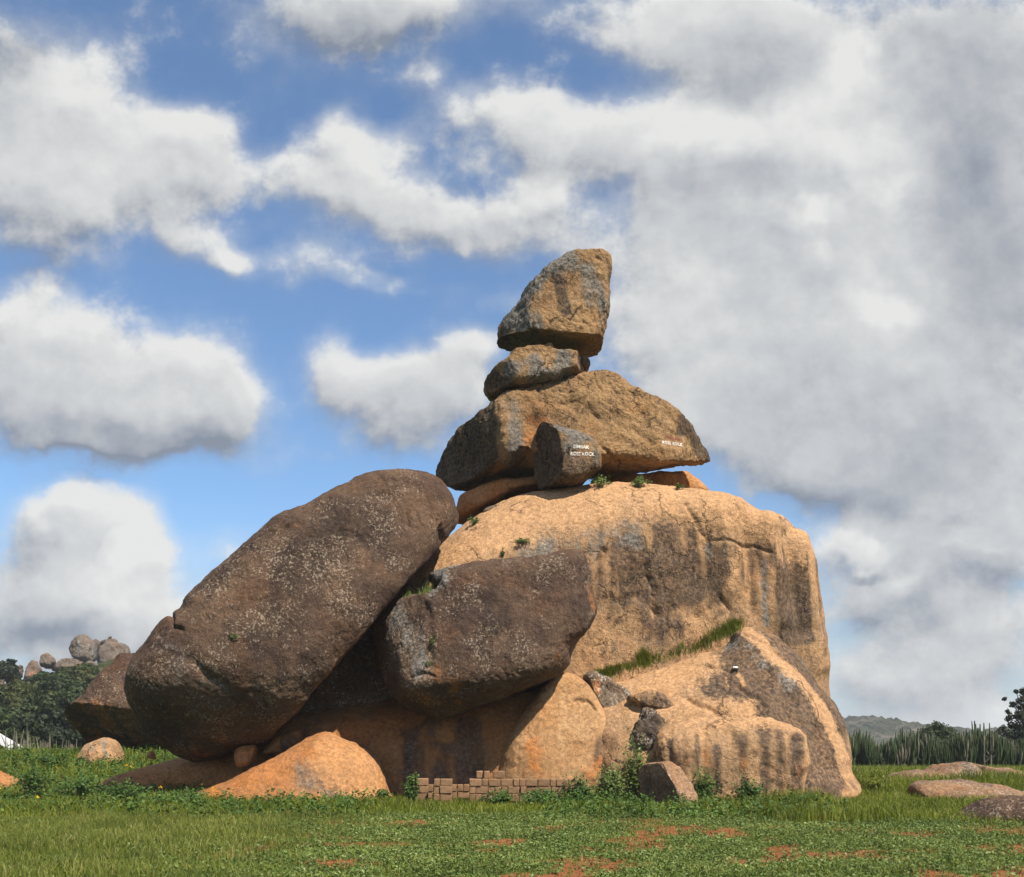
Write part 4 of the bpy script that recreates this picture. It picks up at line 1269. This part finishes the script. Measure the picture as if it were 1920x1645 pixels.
# ------------------------------------------------------------------ hills
def hill_z(x, y):
    x = np.asarray(x, float)
    y = np.asarray(y, float)
    z = 12.3 * np.exp(-((x + 40) / 24.0) ** 2 - ((y - 128) / 32.0) ** 2) - 1.5
    p = np.stack([x.ravel() * 0.09, y.ravel() * 0.09, np.zeros(x.size)], 1)
    return z + (fbm(p, 3) * 0.9).reshape(x.shape) * np.clip((z + 1.5) / 4, 0, 1)


def hill_mat(name, a, b, c):
    m, t, out = new_mat(name)
    g = t.node('ShaderNodeNewGeometry')
    n1 = t.noise(g.outputs['Position'], 0.06, 8.0, 0.7)
    n2 = t.noise(g.outputs['Position'], 0.35, 6.0, 0.7)
    col = t.mix(t.ramp(n2, 0.35, 0.65), rgb(*a), rgb(*b))
    col = t.mix(t.ramp(n1, 0.52, 0.62), col, rgb(*c))
    bs = t.node('ShaderNodeBsdfPrincipled')
    t.put(bs.inputs['Base Color'], col)
    bs.inputs['Roughness'].default_value = 0.95
    bs.inputs['Specular IOR Level'].default_value = 0.1
    bp = t.node('ShaderNodeBump')
    bp.inputs['Distance'].default_value = 2.0
    t.put(bp.inputs['Height'], n2)
    t.put(bs.inputs['Normal'], bp.outputs[0])
    t.l.new(bs.outputs[0], out.inputs[0])
    return m


def grid_faces(nx, ny):
    i, j = np.meshgrid(np.arange(nx - 1), np.arange(ny - 1), indexing='ij')
    a = (i * ny + j).ravel()
    return np.stack([a, a + ny, a + ny + 1, a + 1], 1)


xs, ys = np.linspace(-150, 10, 120), np.linspace(62, 230, 110)
X, Y_ = np.meshgrid(xs, ys, indexing='ij')
Z = hill_z(X, Y_)
Z = np.where((X <= xs[0]) | (X >= xs[-1]) | (Y_ <= ys[0]) | (Y_ >= ys[-1]), -3.0, Z)
hill = mesh_np('hill', np.stack([X.ravel(), Y_.ravel(), Z.ravel()], 1), grid_faces(len(xs), len(ys)), hill_mat('scrub_hillside', (0.030, 0.045, 0.014), (0.060, 0.075, 0.024), (0.14, 0.11, 0.08)))
hill['kind'] = 'structure'

# far ridge on the right, going on either side
ridge = np.array([(-2500, 1372), (-1200, 1362), (-300, 1370), (600, 1372), (1200, 1380), (1500, 1368), (1590, 1350), (1612, 1344), (1632, 1346), (1655, 1356), (1690, 1360), (1705, 1358), (1740, 1368), (1785, 1368), (1812, 1379), (1830, 1389), (1850, 1384), (1880, 1374), (1930, 1362), (2050, 1352), (2500, 1366), (4000, 1360)], float)
YR = 520.0
rx = np.concatenate([np.linspace(-2500, 1400, 300), np.linspace(1402, 2100, 700), np.linspace(2105, 4000, 150)])
rh = (HOR - np.interp(rx, ridge[:, 0], ridge[:, 1])) / F * YR + EYE
dep = np.linspace(-1, 1, 40)
XX = (rx[:, None] - 960) / F * YR + 0 * dep[None]
YY = YR + 0 * rx[:, None] + dep[None] * 120
ZZ = rh[:, None] * (np.cos(dep * math.pi) * 0.5 + 0.5)[None] ** 0.8
pp = np.stack([XX.ravel() * 0.05, YY.ravel() * 0.05, ZZ.ravel() * 0], 1)
bump = (fbm(pp, 3) * 0.6 + np.abs(fbm(pp * 7.5, 3)) * 2.6).reshape(XX.shape)
ZZ = ZZ + bump * np.clip(ZZ / 6, 0, 1) - 0.6
far = mesh_np('hills', np.stack([XX.ravel(), YY.ravel(), ZZ.ravel()], 1), grid_faces(len(rx), len(dep)), hill_mat('far_wooded_hill', (0.035, 0.046, 0.022), (0.075, 0.080, 0.050), (0.16, 0.135, 0.11)))
far['kind'] = 'structure'

# boulders on the left hill
HB = [
    ('h1', 'hill_boulder', [(131, 1214), (137, 1200), (150, 1191), (162, 1192), (174, 1202), (182, 1216), (182, 1232), (176, 1242), (160, 1244), (144, 1238), (134, 1226)], 118, 1.6, 'big round grey boulder crowning the left hill'),
    ('h2', 'hill_boulder', [(72, 1240), (76, 1230), (88, 1226), (98, 1232), (106, 1240), (100, 1250), (84, 1252), (74, 1248)], 116, 1.0, 'brown boulder left of the round hilltop boulder'),
    ('h3', 'hill_boulder', [(44, 1268), (50, 1246), (62, 1237), (72, 1244), (79, 1258), (76, 1272), (52, 1276)], 112, 1.0, 'orange stained boulder lower on the left hill'),
    ('h4', 'hill_boulder', [(33, 1262), (36, 1250), (42, 1248), (46, 1262), (42, 1270), (35, 1270)], 113, 0.6, 'narrow boulder beside the tall tree on left hill'),
    ('h5', 'hill_boulder', [(98, 1252), (110, 1240), (130, 1234), (148, 1238), (158, 1246), (150, 1256), (110, 1258)], 117, 1.2, 'low flat boulder just under the round hilltop boulder'),
    ('h6', 'hill_boulder', [(182, 1236), (184, 1216), (192, 1206), (206, 1206), (226, 1208), (240, 1214), (246, 1236), (220, 1250), (190, 1252)], 124, 1.6, 'grey rock mass right of the round hilltop boulder'),
    ('h7', 'hill_boulder', [(175, 1206), (177, 1200), (182, 1199), (186, 1205), (184, 1214), (178, 1214)], 122, 0.5, 'small upright stone beside the round hilltop boulder'),
    ('h8', 'rock_crag', [(186, 1208), (190, 1202), (200, 1199), (205, 1196), (206, 1190), (210, 1196), (216, 1196), (222, 1206), (214, 1212), (195, 1212)], 126, 0.7, 'jagged spiky crag on the hilltop skyline'),
    ('h9', 'hill_boulder', [(160, 1246), (170, 1239), (180, 1242), (184, 1250), (172, 1256), (162, 1254)], 112, 0.5, 'small brown boulder at the foot of the round hilltop boulder'),
    ('h10', 'hill_boulder', [(-8, 1284), (-4, 1274), (6, 1274), (9, 1282), (4, 1288)], 108, 0.4, 'small orange boulder at far left among the trees'),
    ('h11', 'hill_boulder', [(62, 1316), (66, 1309), (74, 1310), (79, 1318), (72, 1322), (64, 1322)], 80, 0.35, 'pale stone showing between the trees on the left hill'),
]
for key, nm, outl, Yh, dpt, lab in HB:
    rock(key, nm, outl, Yh, dpt, dpt, M_far, lab, e=0.85 if key == 'h1' else 0.75, n=28, lump=0.22, lump_s=0.7, chip=0.05 if key == 'h8' else 0.03, chip_s=1.2, group='boulders on the left hill',
         cuts=[(outl[0][0] + 20, outl[0][1], -dpt * 0.8, (0.2, -1, 0.3), 0.1)] if key not in ('h1', 'h7') else (),
         stains=[('rust', [(62, 1265)], 14, 0.4)] if key == 'h3' else ([('rust', [(0, 1280)], 14, 0.4)] if key == 'h10' else ([('grey', [(150, 1215), (165, 1225)], 20, 0.7)] if key == 'h1' else [])))

# ------------------------------------------------------------------ trees on the left
LT = [
    (12, 1258, 26, 22, 104, M_treeD, 'dark flat topped tree with bare trunk on the left skyline'),
    (58, 1298, 38, 22, 97, M_treeB, 'olive tree below the orange stained boulder'),
    (108, 1286, 38, 28, 94, M_tree, 'dense tree below the low flat hill boulder'),
    (156, 1276, 32, 22, 98, M_treeB, 'olive green tree under the round hilltop boulder'),
    (22, 1312, 34, 26, 86, M_treeB, 'brownish olive tree at left edge below the skyline tree'),
    (84, 1334, 42, 26, 76, M_tree, 'broad dark tree at the middle of the left hill'),
    (142, 1316, 36, 34, 80, M_tree, 'dark tree touching the rear boulder upper edge'),
    (18, 1350, 40, 28, 70, M_tree, 'dark green tree at the left edge midway up'),
    (132, 1356, 34, 32, 62, M_treeD, 'very dark tree beside the rear boulder'),
    (62, 1368, 40, 26, 60, M_treeD, 'dark tree above the dry cactus stems'),
    (14, 1388, 34, 24, 53, M_tree, 'bright green round tree above the tin roof'),
    (178, 1300, 20, 26, 84, M_treeB, 'small olive tree half hidden by the rear boulder'),
    (102, 1384, 28, 18, 57, M_treeD, 'low dark tree behind the dry cactus stems'),
    (-30, 1325, 34, 40, 76, M_tree, 'tree cut off by the left picture edge'),
    (48, 1336, 34, 24, 82, M_treeB, 'olive tree left of the pale stone on the hill'),
    (112, 1320, 30, 24, 88, M_treeB, 'yellowish tree in the middle of the hillside'),
    (86, 1278, 28, 16, 102, M_tree, 'small dark tree right of the orange stained boulder'),
    (166, 1258, 22, 12, 106, M_tree, 'low shrubby tree at the round boulder foot'),
    (132, 1268, 26, 14, 104, M_treeB, 'low olive shrub tree below the flat hill boulder'),
    (40, 1395, 30, 18, 56, M_tree, 'low green tree right above the roof corner'),
    (150, 1385, 26, 18, 55, M_treeD, 'dark low tree behind the round boulder'),
]
for i, (cx, cyy, rx_, ry_, Yt, mt, lab) in enumerate(LT):
    bx = (cx - 960) / F * Yt
    bz = float(hill_z(bx, Yt)) if Yt > 64 else float(gz(bx, Yt))
    lf = 0.16 + Yt * 0.0016
    tree('hillside_tree', lab, cx, cyy, rx_ * 1.15, ry_ * 1.15, Yt, mt, 40 + i, bz, nblob=26, leaf=lf, per=700, group='trees on the left hill')

# ------------------------------------------------------------------ trees on the right
tree('bushy_tree', 'round bushy dark green tree rising behind the cactus hedge', 1757, 1385, 42, 34, 74, M_tree, 90, 0.0, leaf=0.2, per=800,
     blobs_px=[(1757, 1362, 11), (1745, 1372, 15), (1768, 1370, 15), (1735, 1378, 15), (1780, 1376, 14), (1728, 1390, 16), (1750, 1388, 20), (1775, 1388, 18), (1790, 1388, 12), (1762, 1400, 24), (1712, 1398, 10), (1734, 1400, 16), (1785, 1402, 16), (1700, 1404, 9), (1757, 1378, 16)])
tree('tall_tree', 'tall dark open branched tree at the right picture edge', 1925, 1350, 60, 60, 64, M_treeD, 91, 0.0, leaf=0.22, per=700,
     blobs_px=[(1917, 1296, 7), (1905, 1297, 4), (1925, 1305, 12), (1912, 1315, 7), (1900, 1322, 7), (1918, 1328, 11), (1890, 1335, 5), (1935, 1330, 18), (1908, 1342, 10), (1892, 1347, 7), (1925, 1350, 16), (1900, 1360, 10),
               (1880, 1366, 7), (1915, 1370, 16), (1890, 1376, 11), (1872, 1374, 6), (1940, 1372, 22), (1872, 1388, 9), (1900, 1390, 16), (1930, 1392, 20), (1884, 1311, 3.5), (1950, 1310, 18), (1965, 1345, 24), (1970, 1385, 24)])

# ------------------------------------------------------------------ cactus hedges
def euphorbia_stem(h, seed, arms=2, r=0.045):
    rng = np.random.default_rng(seed)
    parts = []
    def col(p0, p1, p2, r0):
        ts = np.linspace(0, 1, 6)
        pts = [(1 - t) ** 2 * p0 + 2 * t * (1 - t) * p1 + t * t * p2 for t in ts]
        parts.append(tube(pts, [r0 * q for q in (0.8, 1.0, 1.0, 1.0, 0.92, 0.35)], 5))
    b = np.zeros(3)
    top = np.array([rng.normal(0, 0.06), rng.normal(0, 0.06), h])
    col(b, np.array([rng.normal(0, 0.03), 0, h * 0.5]), top, r)
    for k in range(arms):
        s = np.array([0, 0, h * rng.uniform(0.15, 0.55)])
        a = rng.uniform(0, 2 * math.pi)
        o = rng.uniform(0.10, 0.22)
        e_ = np.array([math.cos(a) * o, math.sin(a) * o, h * rng.uniform(0.75, 1.08)])
        col(s, np.array([e_[0] * 1.1, e_[1] * 1.1, s[2] + 0.05]), e_, r * 0.85)
    return join(parts)


def hedge(name, label, xa, xb, y, h0, h1, n, mat, seed, arms, r, depth, zf):
    rng = np.random.default_rng(seed)
    root = empty(name, ((xa + xb) / 2, y, float(zf((xa + xb) / 2, y))))
    tag(root, label, 'hedge')
    protos = []
    for k in range(14):
        v, f = euphorbia_stem(1.0, seed * 100 + k, arms, r)
        me = mesh_np('stem', v, f, mat if k % 13 or mat is M_dry else M_dry)
        protos.append(me.data)
        bpy.data.objects.remove(me)
    for i in range(n):
        t = (i + rng.uniform(0, 1)) / n
        x = xa + (xb - xa) * t
        yy = y + rng.uniform(-depth, depth)
        h = (h0 + (h1 - h0) * t) * rng.uniform(0.55, 1.05) * (1 + 0.16 * math.sin(t * 23) + 0.10 * math.sin(t * 61 + 1))
        o = bpy.data.objects.new('stem', protos[rng.integers(0, len(protos) - (0 if rng.random() < 0.5 else 4))])
        COL.objects.link(o)
        o.parent = root
        o.location = (x - root.location.x, yy - root.location.y, float(zf(x, yy)) - root.location.z - 0.05)
        o.scale = (h * 0.95, h * 0.95, h)
        o.rotation_euler = (rng.normal(0, 0.05), rng.normal(0, 0.06), rng.uniform(0, 6.28))
    return root


hedge('cactus_hedge', 'dense green cactus hedge standing across the field on the right', 14.3, 25.0, 50.0, 1.45, 1.75, 295, M_stem, 3, 6, 0.030, 0.55, gz)
hedge('dry_cactus_hedge', 'sparse pale dry cactus stems beside the tin roofed house', -19.5, -16.7, 44.0, 2.55, 2.2, 48, M_dry, 4, 4, 0.011, 0.9, gz)

# ------------------------------------------------------------------ house with tin roof
YH = 47.0
ez = P(46, 1418, YH)
rz_ = P(-60, 1356, YH)
hz = float(gz(rz_[0], YH))
house = empty('tin_roofed_house', (float(rz_[0]), YH + 0.5, hz))
tag(house, 'small house with pale tin roof at the left edge', 'house')
hw = float(ez[0] - rz_[0])


def sheet(side):
    """one corrugated roof slope with thickness"""
    n = 24
    ysn = np.linspace(YH - 0.3, YH + 1.3, n)
    cor = np.where(np.arange(n) % 2, 0.018, -0.018)
    v = []
    for dz in (0, -0.03):
        for yv, c in zip(ysn, cor):
            v.append((rz_[0], yv, rz_[2] + c + dz))
            v.append((rz_[0] + side * (hw + 0.15), yv, ez[2] - 0.08 + c + dz))
    v = np.array(v)
    f = [(2 * i, 2 * i + 1, 2 * i + 3, 2 * i + 2) for i in range(n - 1)] + [(2 * n + 2 * i, 2 * n + 2 * i + 2, 2 * n + 2 * i + 3, 2 * n + 2 * i + 1) for i in range(n - 1)]
    f += [(2 * i + 1, 2 * n + 2 * i + 1, 2 * n + 2 * i + 3, 2 * i + 3) for i in range(n - 1)] + [(0, 2 * n, 2 * n + 1, 1), (2 * n - 2, 2 * n - 1, 4 * n - 1, 4 * n - 2)]
    return v, np.array(f)


for sd in (1, -1):
    v, f = sheet(sd)
    mesh_np('roof_sheet', v, f, M_tin, parent=house, loc=(float(rz_[0]), YH, float(rz_[2])), smooth=False)
xw = hw - 0.1
prof = np.array([(-xw, hz - 0.2), (xw, hz - 0.2), (xw, ez[2] - 0.12), (0, rz_[2] - 0.12), (-xw, ez[2] - 0.12)])
v = np.array([(rz_[0] + a, yv, b) for yv in (YH, YH + 1.1) for a, b in prof])
bm = bmesh.new()
bv = [bm.verts.new(p) for p in v]
bm.faces.new(bv[:5][::-1])
bm.faces.new(bv[5:])
for i in range(5):
    j = (i + 1) % 5
    bm.faces.new((bv[i], bv[j], bv[5 + j], bv[5 + i]))
me = bpy.data.meshes.new('wall')
bm.to_mesh(me)
bm.free()
me.materials.append(M_wall)
wall = bpy.data.objects.new('wall', me)
COL.objects.link(wall)
wall.parent = house
wall.location = -house.location

# ------------------------------------------------------------------ grass and weeds on the ground
def scatter(n, y0, y1, rng, margin=1.12, xlo=None, xhi=None):
    y = np.sqrt(rng.uniform(y0 ** 2, y1 ** 2, n))
    x = rng.uniform(-1, 1, n) * 960 / F * margin * y
    if xlo is not None:
        k = (x > xlo) & (x < xhi)
        x, y = x[k], y[k]
    return x, y


def grass_obj(name, label, x, y, h, w, bend, mat, rng, clump=0.0):
    base = np.stack([x, y, gz(x, y) - 0.01], 1)
    n = len(x)
    v, f = blades(base, h, w, rng.uniform(0, 6.28, n), rng.uniform(0, 6.28, n), rng.uniform(0.1, bend, n))
    o = mesh_np(name, v, f, mat, smooth=False)
    tag(o, label, 'grass', kind='stuff')
    return o


rg = np.random.default_rng(21)
# short lawn
x, y = scatter(130000, 9.2, 19.5, rg)
sm = soilmask(x, y)
pat = fbm(np.stack([x * 0.8, y * 0.8, 0 * x + 3], 1), 3)
right = ss(x, -4.0, -1.5)
keep = rg.random(len(x)) < (1 - 0.85 * sm) * (1 - 0.45 * right)
x, y, pat, right = x[keep], y[keep], pat[keep], right[keep]
h = rg.uniform(0.05, 0.13, len(x)) * (1.15 - 0.45 * right) * (1 + 0.5 * np.clip(pat, -0.6, 0.9))
grass_obj('lawn_grass', 'short green grass covering the foreground', x, y, h, rg.uniform(0.006, 0.013, len(x)), 0.8, M_grass, rg)
# taller belt in front of the rocks and over the right side
x, y = scatter(90000, 16.5, 26.5, rg)
pat = fbm(np.stack([x * 0.5, y * 0.5, 0 * x + 9], 1), 3)
lo = 19.3 - 2.6 * ss(x, 2.0, 6.0) - 1.2 * ss(-x, 5, 8)
keep = rg.random(len(x)) < ss(y + pat * 1.3, lo - 0.8, lo + 0.9)
x, y, pat = x[keep], y[keep], pat[keep]
tallr = ss(x, 3.5, 6.5)
midlow = np.exp(-((x + 1.0) / 3.2) ** 2)
low_r = ss(x, 5.6, 6.6) * (1 - ss(y, 24.5, 26.0))
h = rg.uniform(0.13, 0.30, len(x)) * (1 + 0.45 * tallr) * (1 - 0.62 * low_r) * (1 - 0.35 * midlow) * (1 + 0.5 * np.clip(pat, -0.6, 0.9))
grass_obj('tall_grass', 'lush taller grass growing along the foot of the rocks', x, y, h, rg.uniform(0.010, 0.018, len(x)), 0.7, M_tall, rg)
# fields beyond
x, y = scatter(90000, 26, 52, rg)
keep = (np.abs(x) > 5.0)
x, y = x[keep], y[keep]
h = rg.uniform(0.14, 0.34, len(x))
grass_obj('field_grass', 'green grass of the field stretching behind the rocks', x, y, h, rg.uniform(0.016, 0.03, len(x)), 0.6, M_tall, rg)


def weed_obj(name, label, x, y, size, hgt, nl, mat, rng):
    n = len(x)
    idx = np.repeat(np.arange(n), nl)
    a = rng.uniform(0, 6.28, n * nl)
    r = rng.uniform(0.15, 1.0, n * nl) * size[idx]
    z = gz(x, y)[idx] + rng.uniform(0.15, 1.0, n * nl) * hgt[idx]
    c = np.stack([x[idx] + np.cos(a) * r, y[idx] + np.sin(a) * r, z], 1)
    nrm = np.stack([np.cos(a) * 0.5, np.sin(a) * 0.5, np.ones(n * nl)], 1)
    v, f = leaves(c, nrm, size[idx] * rng.uniform(0.5, 0.95, n * nl), rng, 0.6)
    o = mesh_np(name, v, f, mat, smooth=False)
    tag(o, label, 'weeds', kind='stuff')
    return o


x, y = scatter(30000, 9.3, 19.5, rg)
sm = soilmask(x, y)
right = ss(x, -4.5, -1.0)
keep = rg.random(len(x)) < (1 - 0.80 * sm) * (0.12 + 0.88 * right)
x, y = x[keep], y[keep]
weed_obj('low_weeds', 'low broad leaved weeds over the red soil in front', x, y, rg.uniform(0.025, 0.06, len(x)), rg.uniform(0.02, 0.08, len(x)), 8, M_weed, rg)
x, y = scatter(9000, 17.5, 30, rg)
keep = ((x < -2.5) & (y > 18.2)) | ((x > 0.5) & (x < 5.5) & (y < 24))
x, y = x[keep], y[keep]
weed_obj('tall_weeds', 'leafy weeds mixed into the taller grass', x, y, rg.uniform(0.05, 0.11, len(x)), rg.uniform(0.12, 0.36, len(x)), 10, M_bush, rg)
# the few yellow flowers
x, y = scatter(400, 19, 27, rg)
k = x < -4
x, y = x[k][:16], y[k][:16]
c = np.stack([x, y, gz(x, y) + 0.3], 1)
c = np.repeat(c, 5, axis=0) + rg.normal(0, 0.016, (len(c) * 5, 3))
v, f = leaves(c, np.tile([0, -0.5, 0.8], (len(c), 1)), np.full(len(c), 0.035), rg, 0.8)
tag(mesh_np('yellow_flowers', v, f, M_flower, smooth=False), 'tiny yellow flowers dotted through the left weeds', 'flowers', kind='stuff')

# ------------------------------------------------------------------ bushes
def bush(name, label, px, pyb, wpx, hpx, Y, seed, mat=M_bush, leaf=0.06, n=700, base=None, group=None):
    rng = np.random.default_rng(seed)
    s = Y / F
    b = np.array([(px - 960) * s, Y, float(gz((px - 960) * s, Y))]) if base is None else np.asarray(base, float)
    top = P(px, pyb - hpx, b[1])[2] if base is None else b[2] + hpx * s
    H = max(0.08, top - b[2])
    Wd = wpx * s / 2
    root = empty(name, tuple(b))
    tag(root, label, 'plant', group)
    m = max(5, int(n / 55))
    stems, cs, ns, sz = [], [], [], []
    for k in range(m):
        a = rng.uniform(0, 6.28)
        t = rng.uniform(0.1, 1.0)
        tip = b + np.array([math.cos(a) * t * Wd, math.sin(a) * t * Wd * 0.8, H * rng.uniform(0.45, 1.0) * (1 - 0.4 * t * t)])
        mid = b + (tip - b) * 0.5 + np.array([0, 0, H * 0.12])
        stems.append(tube([b + np.array([math.cos(a), math.sin(a), 0]) * Wd * 0.15, mid, tip], [0.008, 0.006, 0.003], 4))
        q = int(n / m)
        u = rng.uniform(0.25, 1.08, q)
        c = b + (mid - b) * np.clip(u * 2, 0, 1)[:, None] + (tip - mid) * np.clip(u * 2 - 1, 0, 1.1)[:, None]
        cs.append(c + rng.normal(0, 1, (q, 3)) * np.array([Wd, Wd, H * 0.8]) * 0.14)
        ns.append(np.tile([math.cos(a) * 0.3, math.sin(a) * 0.3 - 0.3, 0.8], (q, 1)))
        sz.append(rng.uniform(0.6, 1.25, q) * leaf)
    v, f = leaves(np.concatenate(cs), np.concatenate(ns), np.concatenate(sz), rng, 0.55)
    mesh_np('foliage', v, f, mat, parent=root, loc=tuple(b), smooth=False)
    v, f = join(stems)
    mesh_np('stem', v, f, M_bark, parent=root, loc=tuple(b))
    return root


BU = [
    (772, 1505, 44, 52, 21.4, M_bush, 'leafy weed clump covering the left end of the bricks', 900),
    (718, 1505, 44, 26, 21.8, M_bush, 'low leafy clump at the slab foot left of bricks', 600),
    (940, 1512, 70, 30, 21.2, M_bush, 'small dark weed clump before the middle of the bricks', 900),
    (1015, 1512, 90, 34, 21.2, M_bush, 'dark leafy bush hiding the right lower bricks', 1300),
    (1085, 1500, 80, 44, 21.6, M_bush, 'green bush right of the brick stack', 1300),
    (1150, 1490, 70, 60, 22.0, M_weed, 'bright leafy bush at the corner of cream slab', 1200),
    (1188, 1470, 62, 86, 22.2, M_weed, 'tallest bright green bush left of the tilted boulder', 1600),
    (1225, 1500, 60, 56, 21.9, M_weed, 'bushy weed behind the tilted boulder', 900),
    (1320, 1490, 76, 46, 21.6, M_bush, 'leafy weeds right of the tilted boulder', 1100),
    (1400, 1495, 80, 34, 21.0, M_bush, 'low weeds below the fluted block', 900),
    (640, 1512, 60, 20, 21.6, M_bush, 'small low weeds at the sunny slab foot', 500),
    (60, 1480, 90, 50, 22.0, M_bush, 'weedy bush at left near the orange outcrop', 1100),
    (150, 1485, 100, 44, 21.5, M_bush, 'weedy bush left of the slab tip', 1200),
    (240, 1500, 100, 36, 21.0, M_bush, 'weedy bush in front of the slab tip', 1100),
    (340, 1512, 100, 32, 20.6, M_bush, 'leafy weeds before the shaded slab', 1100),
    (100, 1440, 60, 40, 26.5, M_bush, 'leafy bush beside the small round boulder', 700),
    (1640, 1480, 70, 36, 25.0, M_tall, 'grassy clump at the right foot of the apron', 600),
    (1880, 1480, 60, 26, 27.0, M_bush, 'weeds between the rocks at the right edge', 600),
    (1500, 1512, 80, 26, 20.0, M_bush, 'dark low weeds in the right grass', 700),
]
for i, (px, pyb, wpx, hpx, Yb, mt, lab, n) in enumerate(BU):
    bush('leafy_bush', lab, px, pyb, wpx, hpx, Yb, 300 + i, mt, 0.065, n, group='bushes and weeds along the rocks')

# plants rooted on the rocks
RB = [('dome', 1130, 912, 46, 24, M_weed, 'bright plant under the winged boulder beside the lettered stone', 420),
      ('dome', 1195, 913, 56, 22, M_weed, 'leafy plant on the dome top before the flat ledge', 420),
      ('dome', 1268, 918, 30, 14, M_bush, 'small sprig at the right end of the dome top plants', 120),
      ('dome', 888, 984, 26, 20, M_bush, 'small shrub in the shade near the support rock', 200),
      ('dome', 985, 1018, 44, 12, M_bush, 'small plant growing on the dome above the centre boulder', 220),
      ('dome', 942, 1042, 14, 14, M_bush, 'tiny plant left on the dome slope', 90),
      ('egg', 437, 1198, 22, 14, M_bush, 'tiny plant growing on the face of the largest boulder', 90),
      ('centre', 812, 1208, 12, 22, M_weed, 'thin green plant in the seam of the centre boulder', 90),
      ('centre', 802, 1250, 10, 14, M_weed, 'small green sprig low on the centre boulder seam', 60)]
for i, (key, px, py, wpx, hpx, mt, lab, n) in enumerate(RB):
    loc, nrm = hit(key, px, py)
    if loc is not None:
        bush('rock_plant', lab, px, py, wpx, hpx, loc.y, 500 + i, mt, 0.05, n, base=(loc.x, loc.y - 0.02, loc.z - 0.03), group='plants rooted on the rocks')


def rock_tuft(name, label, pts, hpx, seed, n, mat, spread, keys=('dome', 'apron')):
    rng = np.random.default_rng(seed)
    line = np.asarray(pts, float)
    base = []
    for k in range(n):
        t = rng.uniform(0, len(line) - 1.001)
        i = int(t)
        p = line[i] + (line[i + 1] - line[i]) * (t - i) + rng.normal(0, spread, 2)
        best = None
        for key in keys:
            loc, nrm = hit(key, p[0], p[1])
            if loc is not None and (best is None or loc.y < best.y):
                best = loc
        if best is not None:
            base.append((best.x, best.y, best.z - 0.03))
    base = np.array(base)
    m = len(base)
    s = base[:, 1] / F
    h = rng.uniform(0.45, 1.1, m) * hpx * s * np.clip(0.85 + 0.9 * fbm(base * 1.6, 2), 0.35, 1.5)
    v, f = blades(base, h, rng.uniform(0.008, 0.016, m), rng.uniform(0, 6.28, m), rng.uniform(0, 6.28, m), rng.uniform(0.1, 0.8, m))
    o = mesh_np(name, v, f, mat, loc=tuple(base.mean(0)), smooth=False)
    tag(o, label, 'grass')
    return o


rock_tuft('grass_tuft', 'bright fluffy grass tuft where the two dark boulders meet', [(752, 1116), (775, 1110), (806, 1106)], 26, 1, 900, M_weed, 3, ('centre',))
rock_tuft('grass_strip', 'long strip of green grass along the top edge of the apron', [(1120, 1262), (1140, 1260), (1150, 1258), (1200, 1244), (1215, 1242), (1300, 1216), (1340, 1199), (1372, 1182), (1388, 1171)], 25, 2, 3200, M_tall, 5)

# a scrap of white litter in the apron crack
loc, nrm = hit('apron', 1378, 1253)
if loc is not None:
    v, f = cube_sphere(4)
    v = v * np.array([0.06, 0.04, 0.025]) * (1 + 0.2 * fbm(v * 2.0, 2))[:, None] + np.array(loc) + np.array([0, -0.02, 0.01])
    tag(mesh_np('white_litter', v, f, plain_mat('white_scrap', (0.7, 0.7, 0.68), (0.8, 0.8, 0.78), bump=0.0), loc=tuple(loc)), 'small scrap of white litter on the dark crack of the apron', 'stone')

# ------------------------------------------------------------------ air
bm = bmesh.new()
bmesh.ops.create_cube(bm, size=1.0)
for v_ in bm.verts:
    v_.co = Vector((v_.co.x * 12600, 17 + v_.co.y * 12600, (-4.5 if v_.co.z < 0 else 26.0)))
me = bpy.data.meshes.new('haze')
bm.to_mesh(me)
bm.free()
m, t, out = new_mat('haze_air')
pv = t.node('ShaderNodeVolumePrincipled')
pv.inputs['Color'].default_value = rgb(0.86, 0.92, 1.0)
pv.inputs['Density'].default_value = 0.00038
t.l.new(pv.outputs[0], out.inputs['Volume'])
me.materials.append(m)
hz_ = bpy.data.objects.new('haze', me)
COL.objects.link(hz_)
tag(hz_, 'thin bluish haze in the air over the plain', 'haze', kind='stuff')
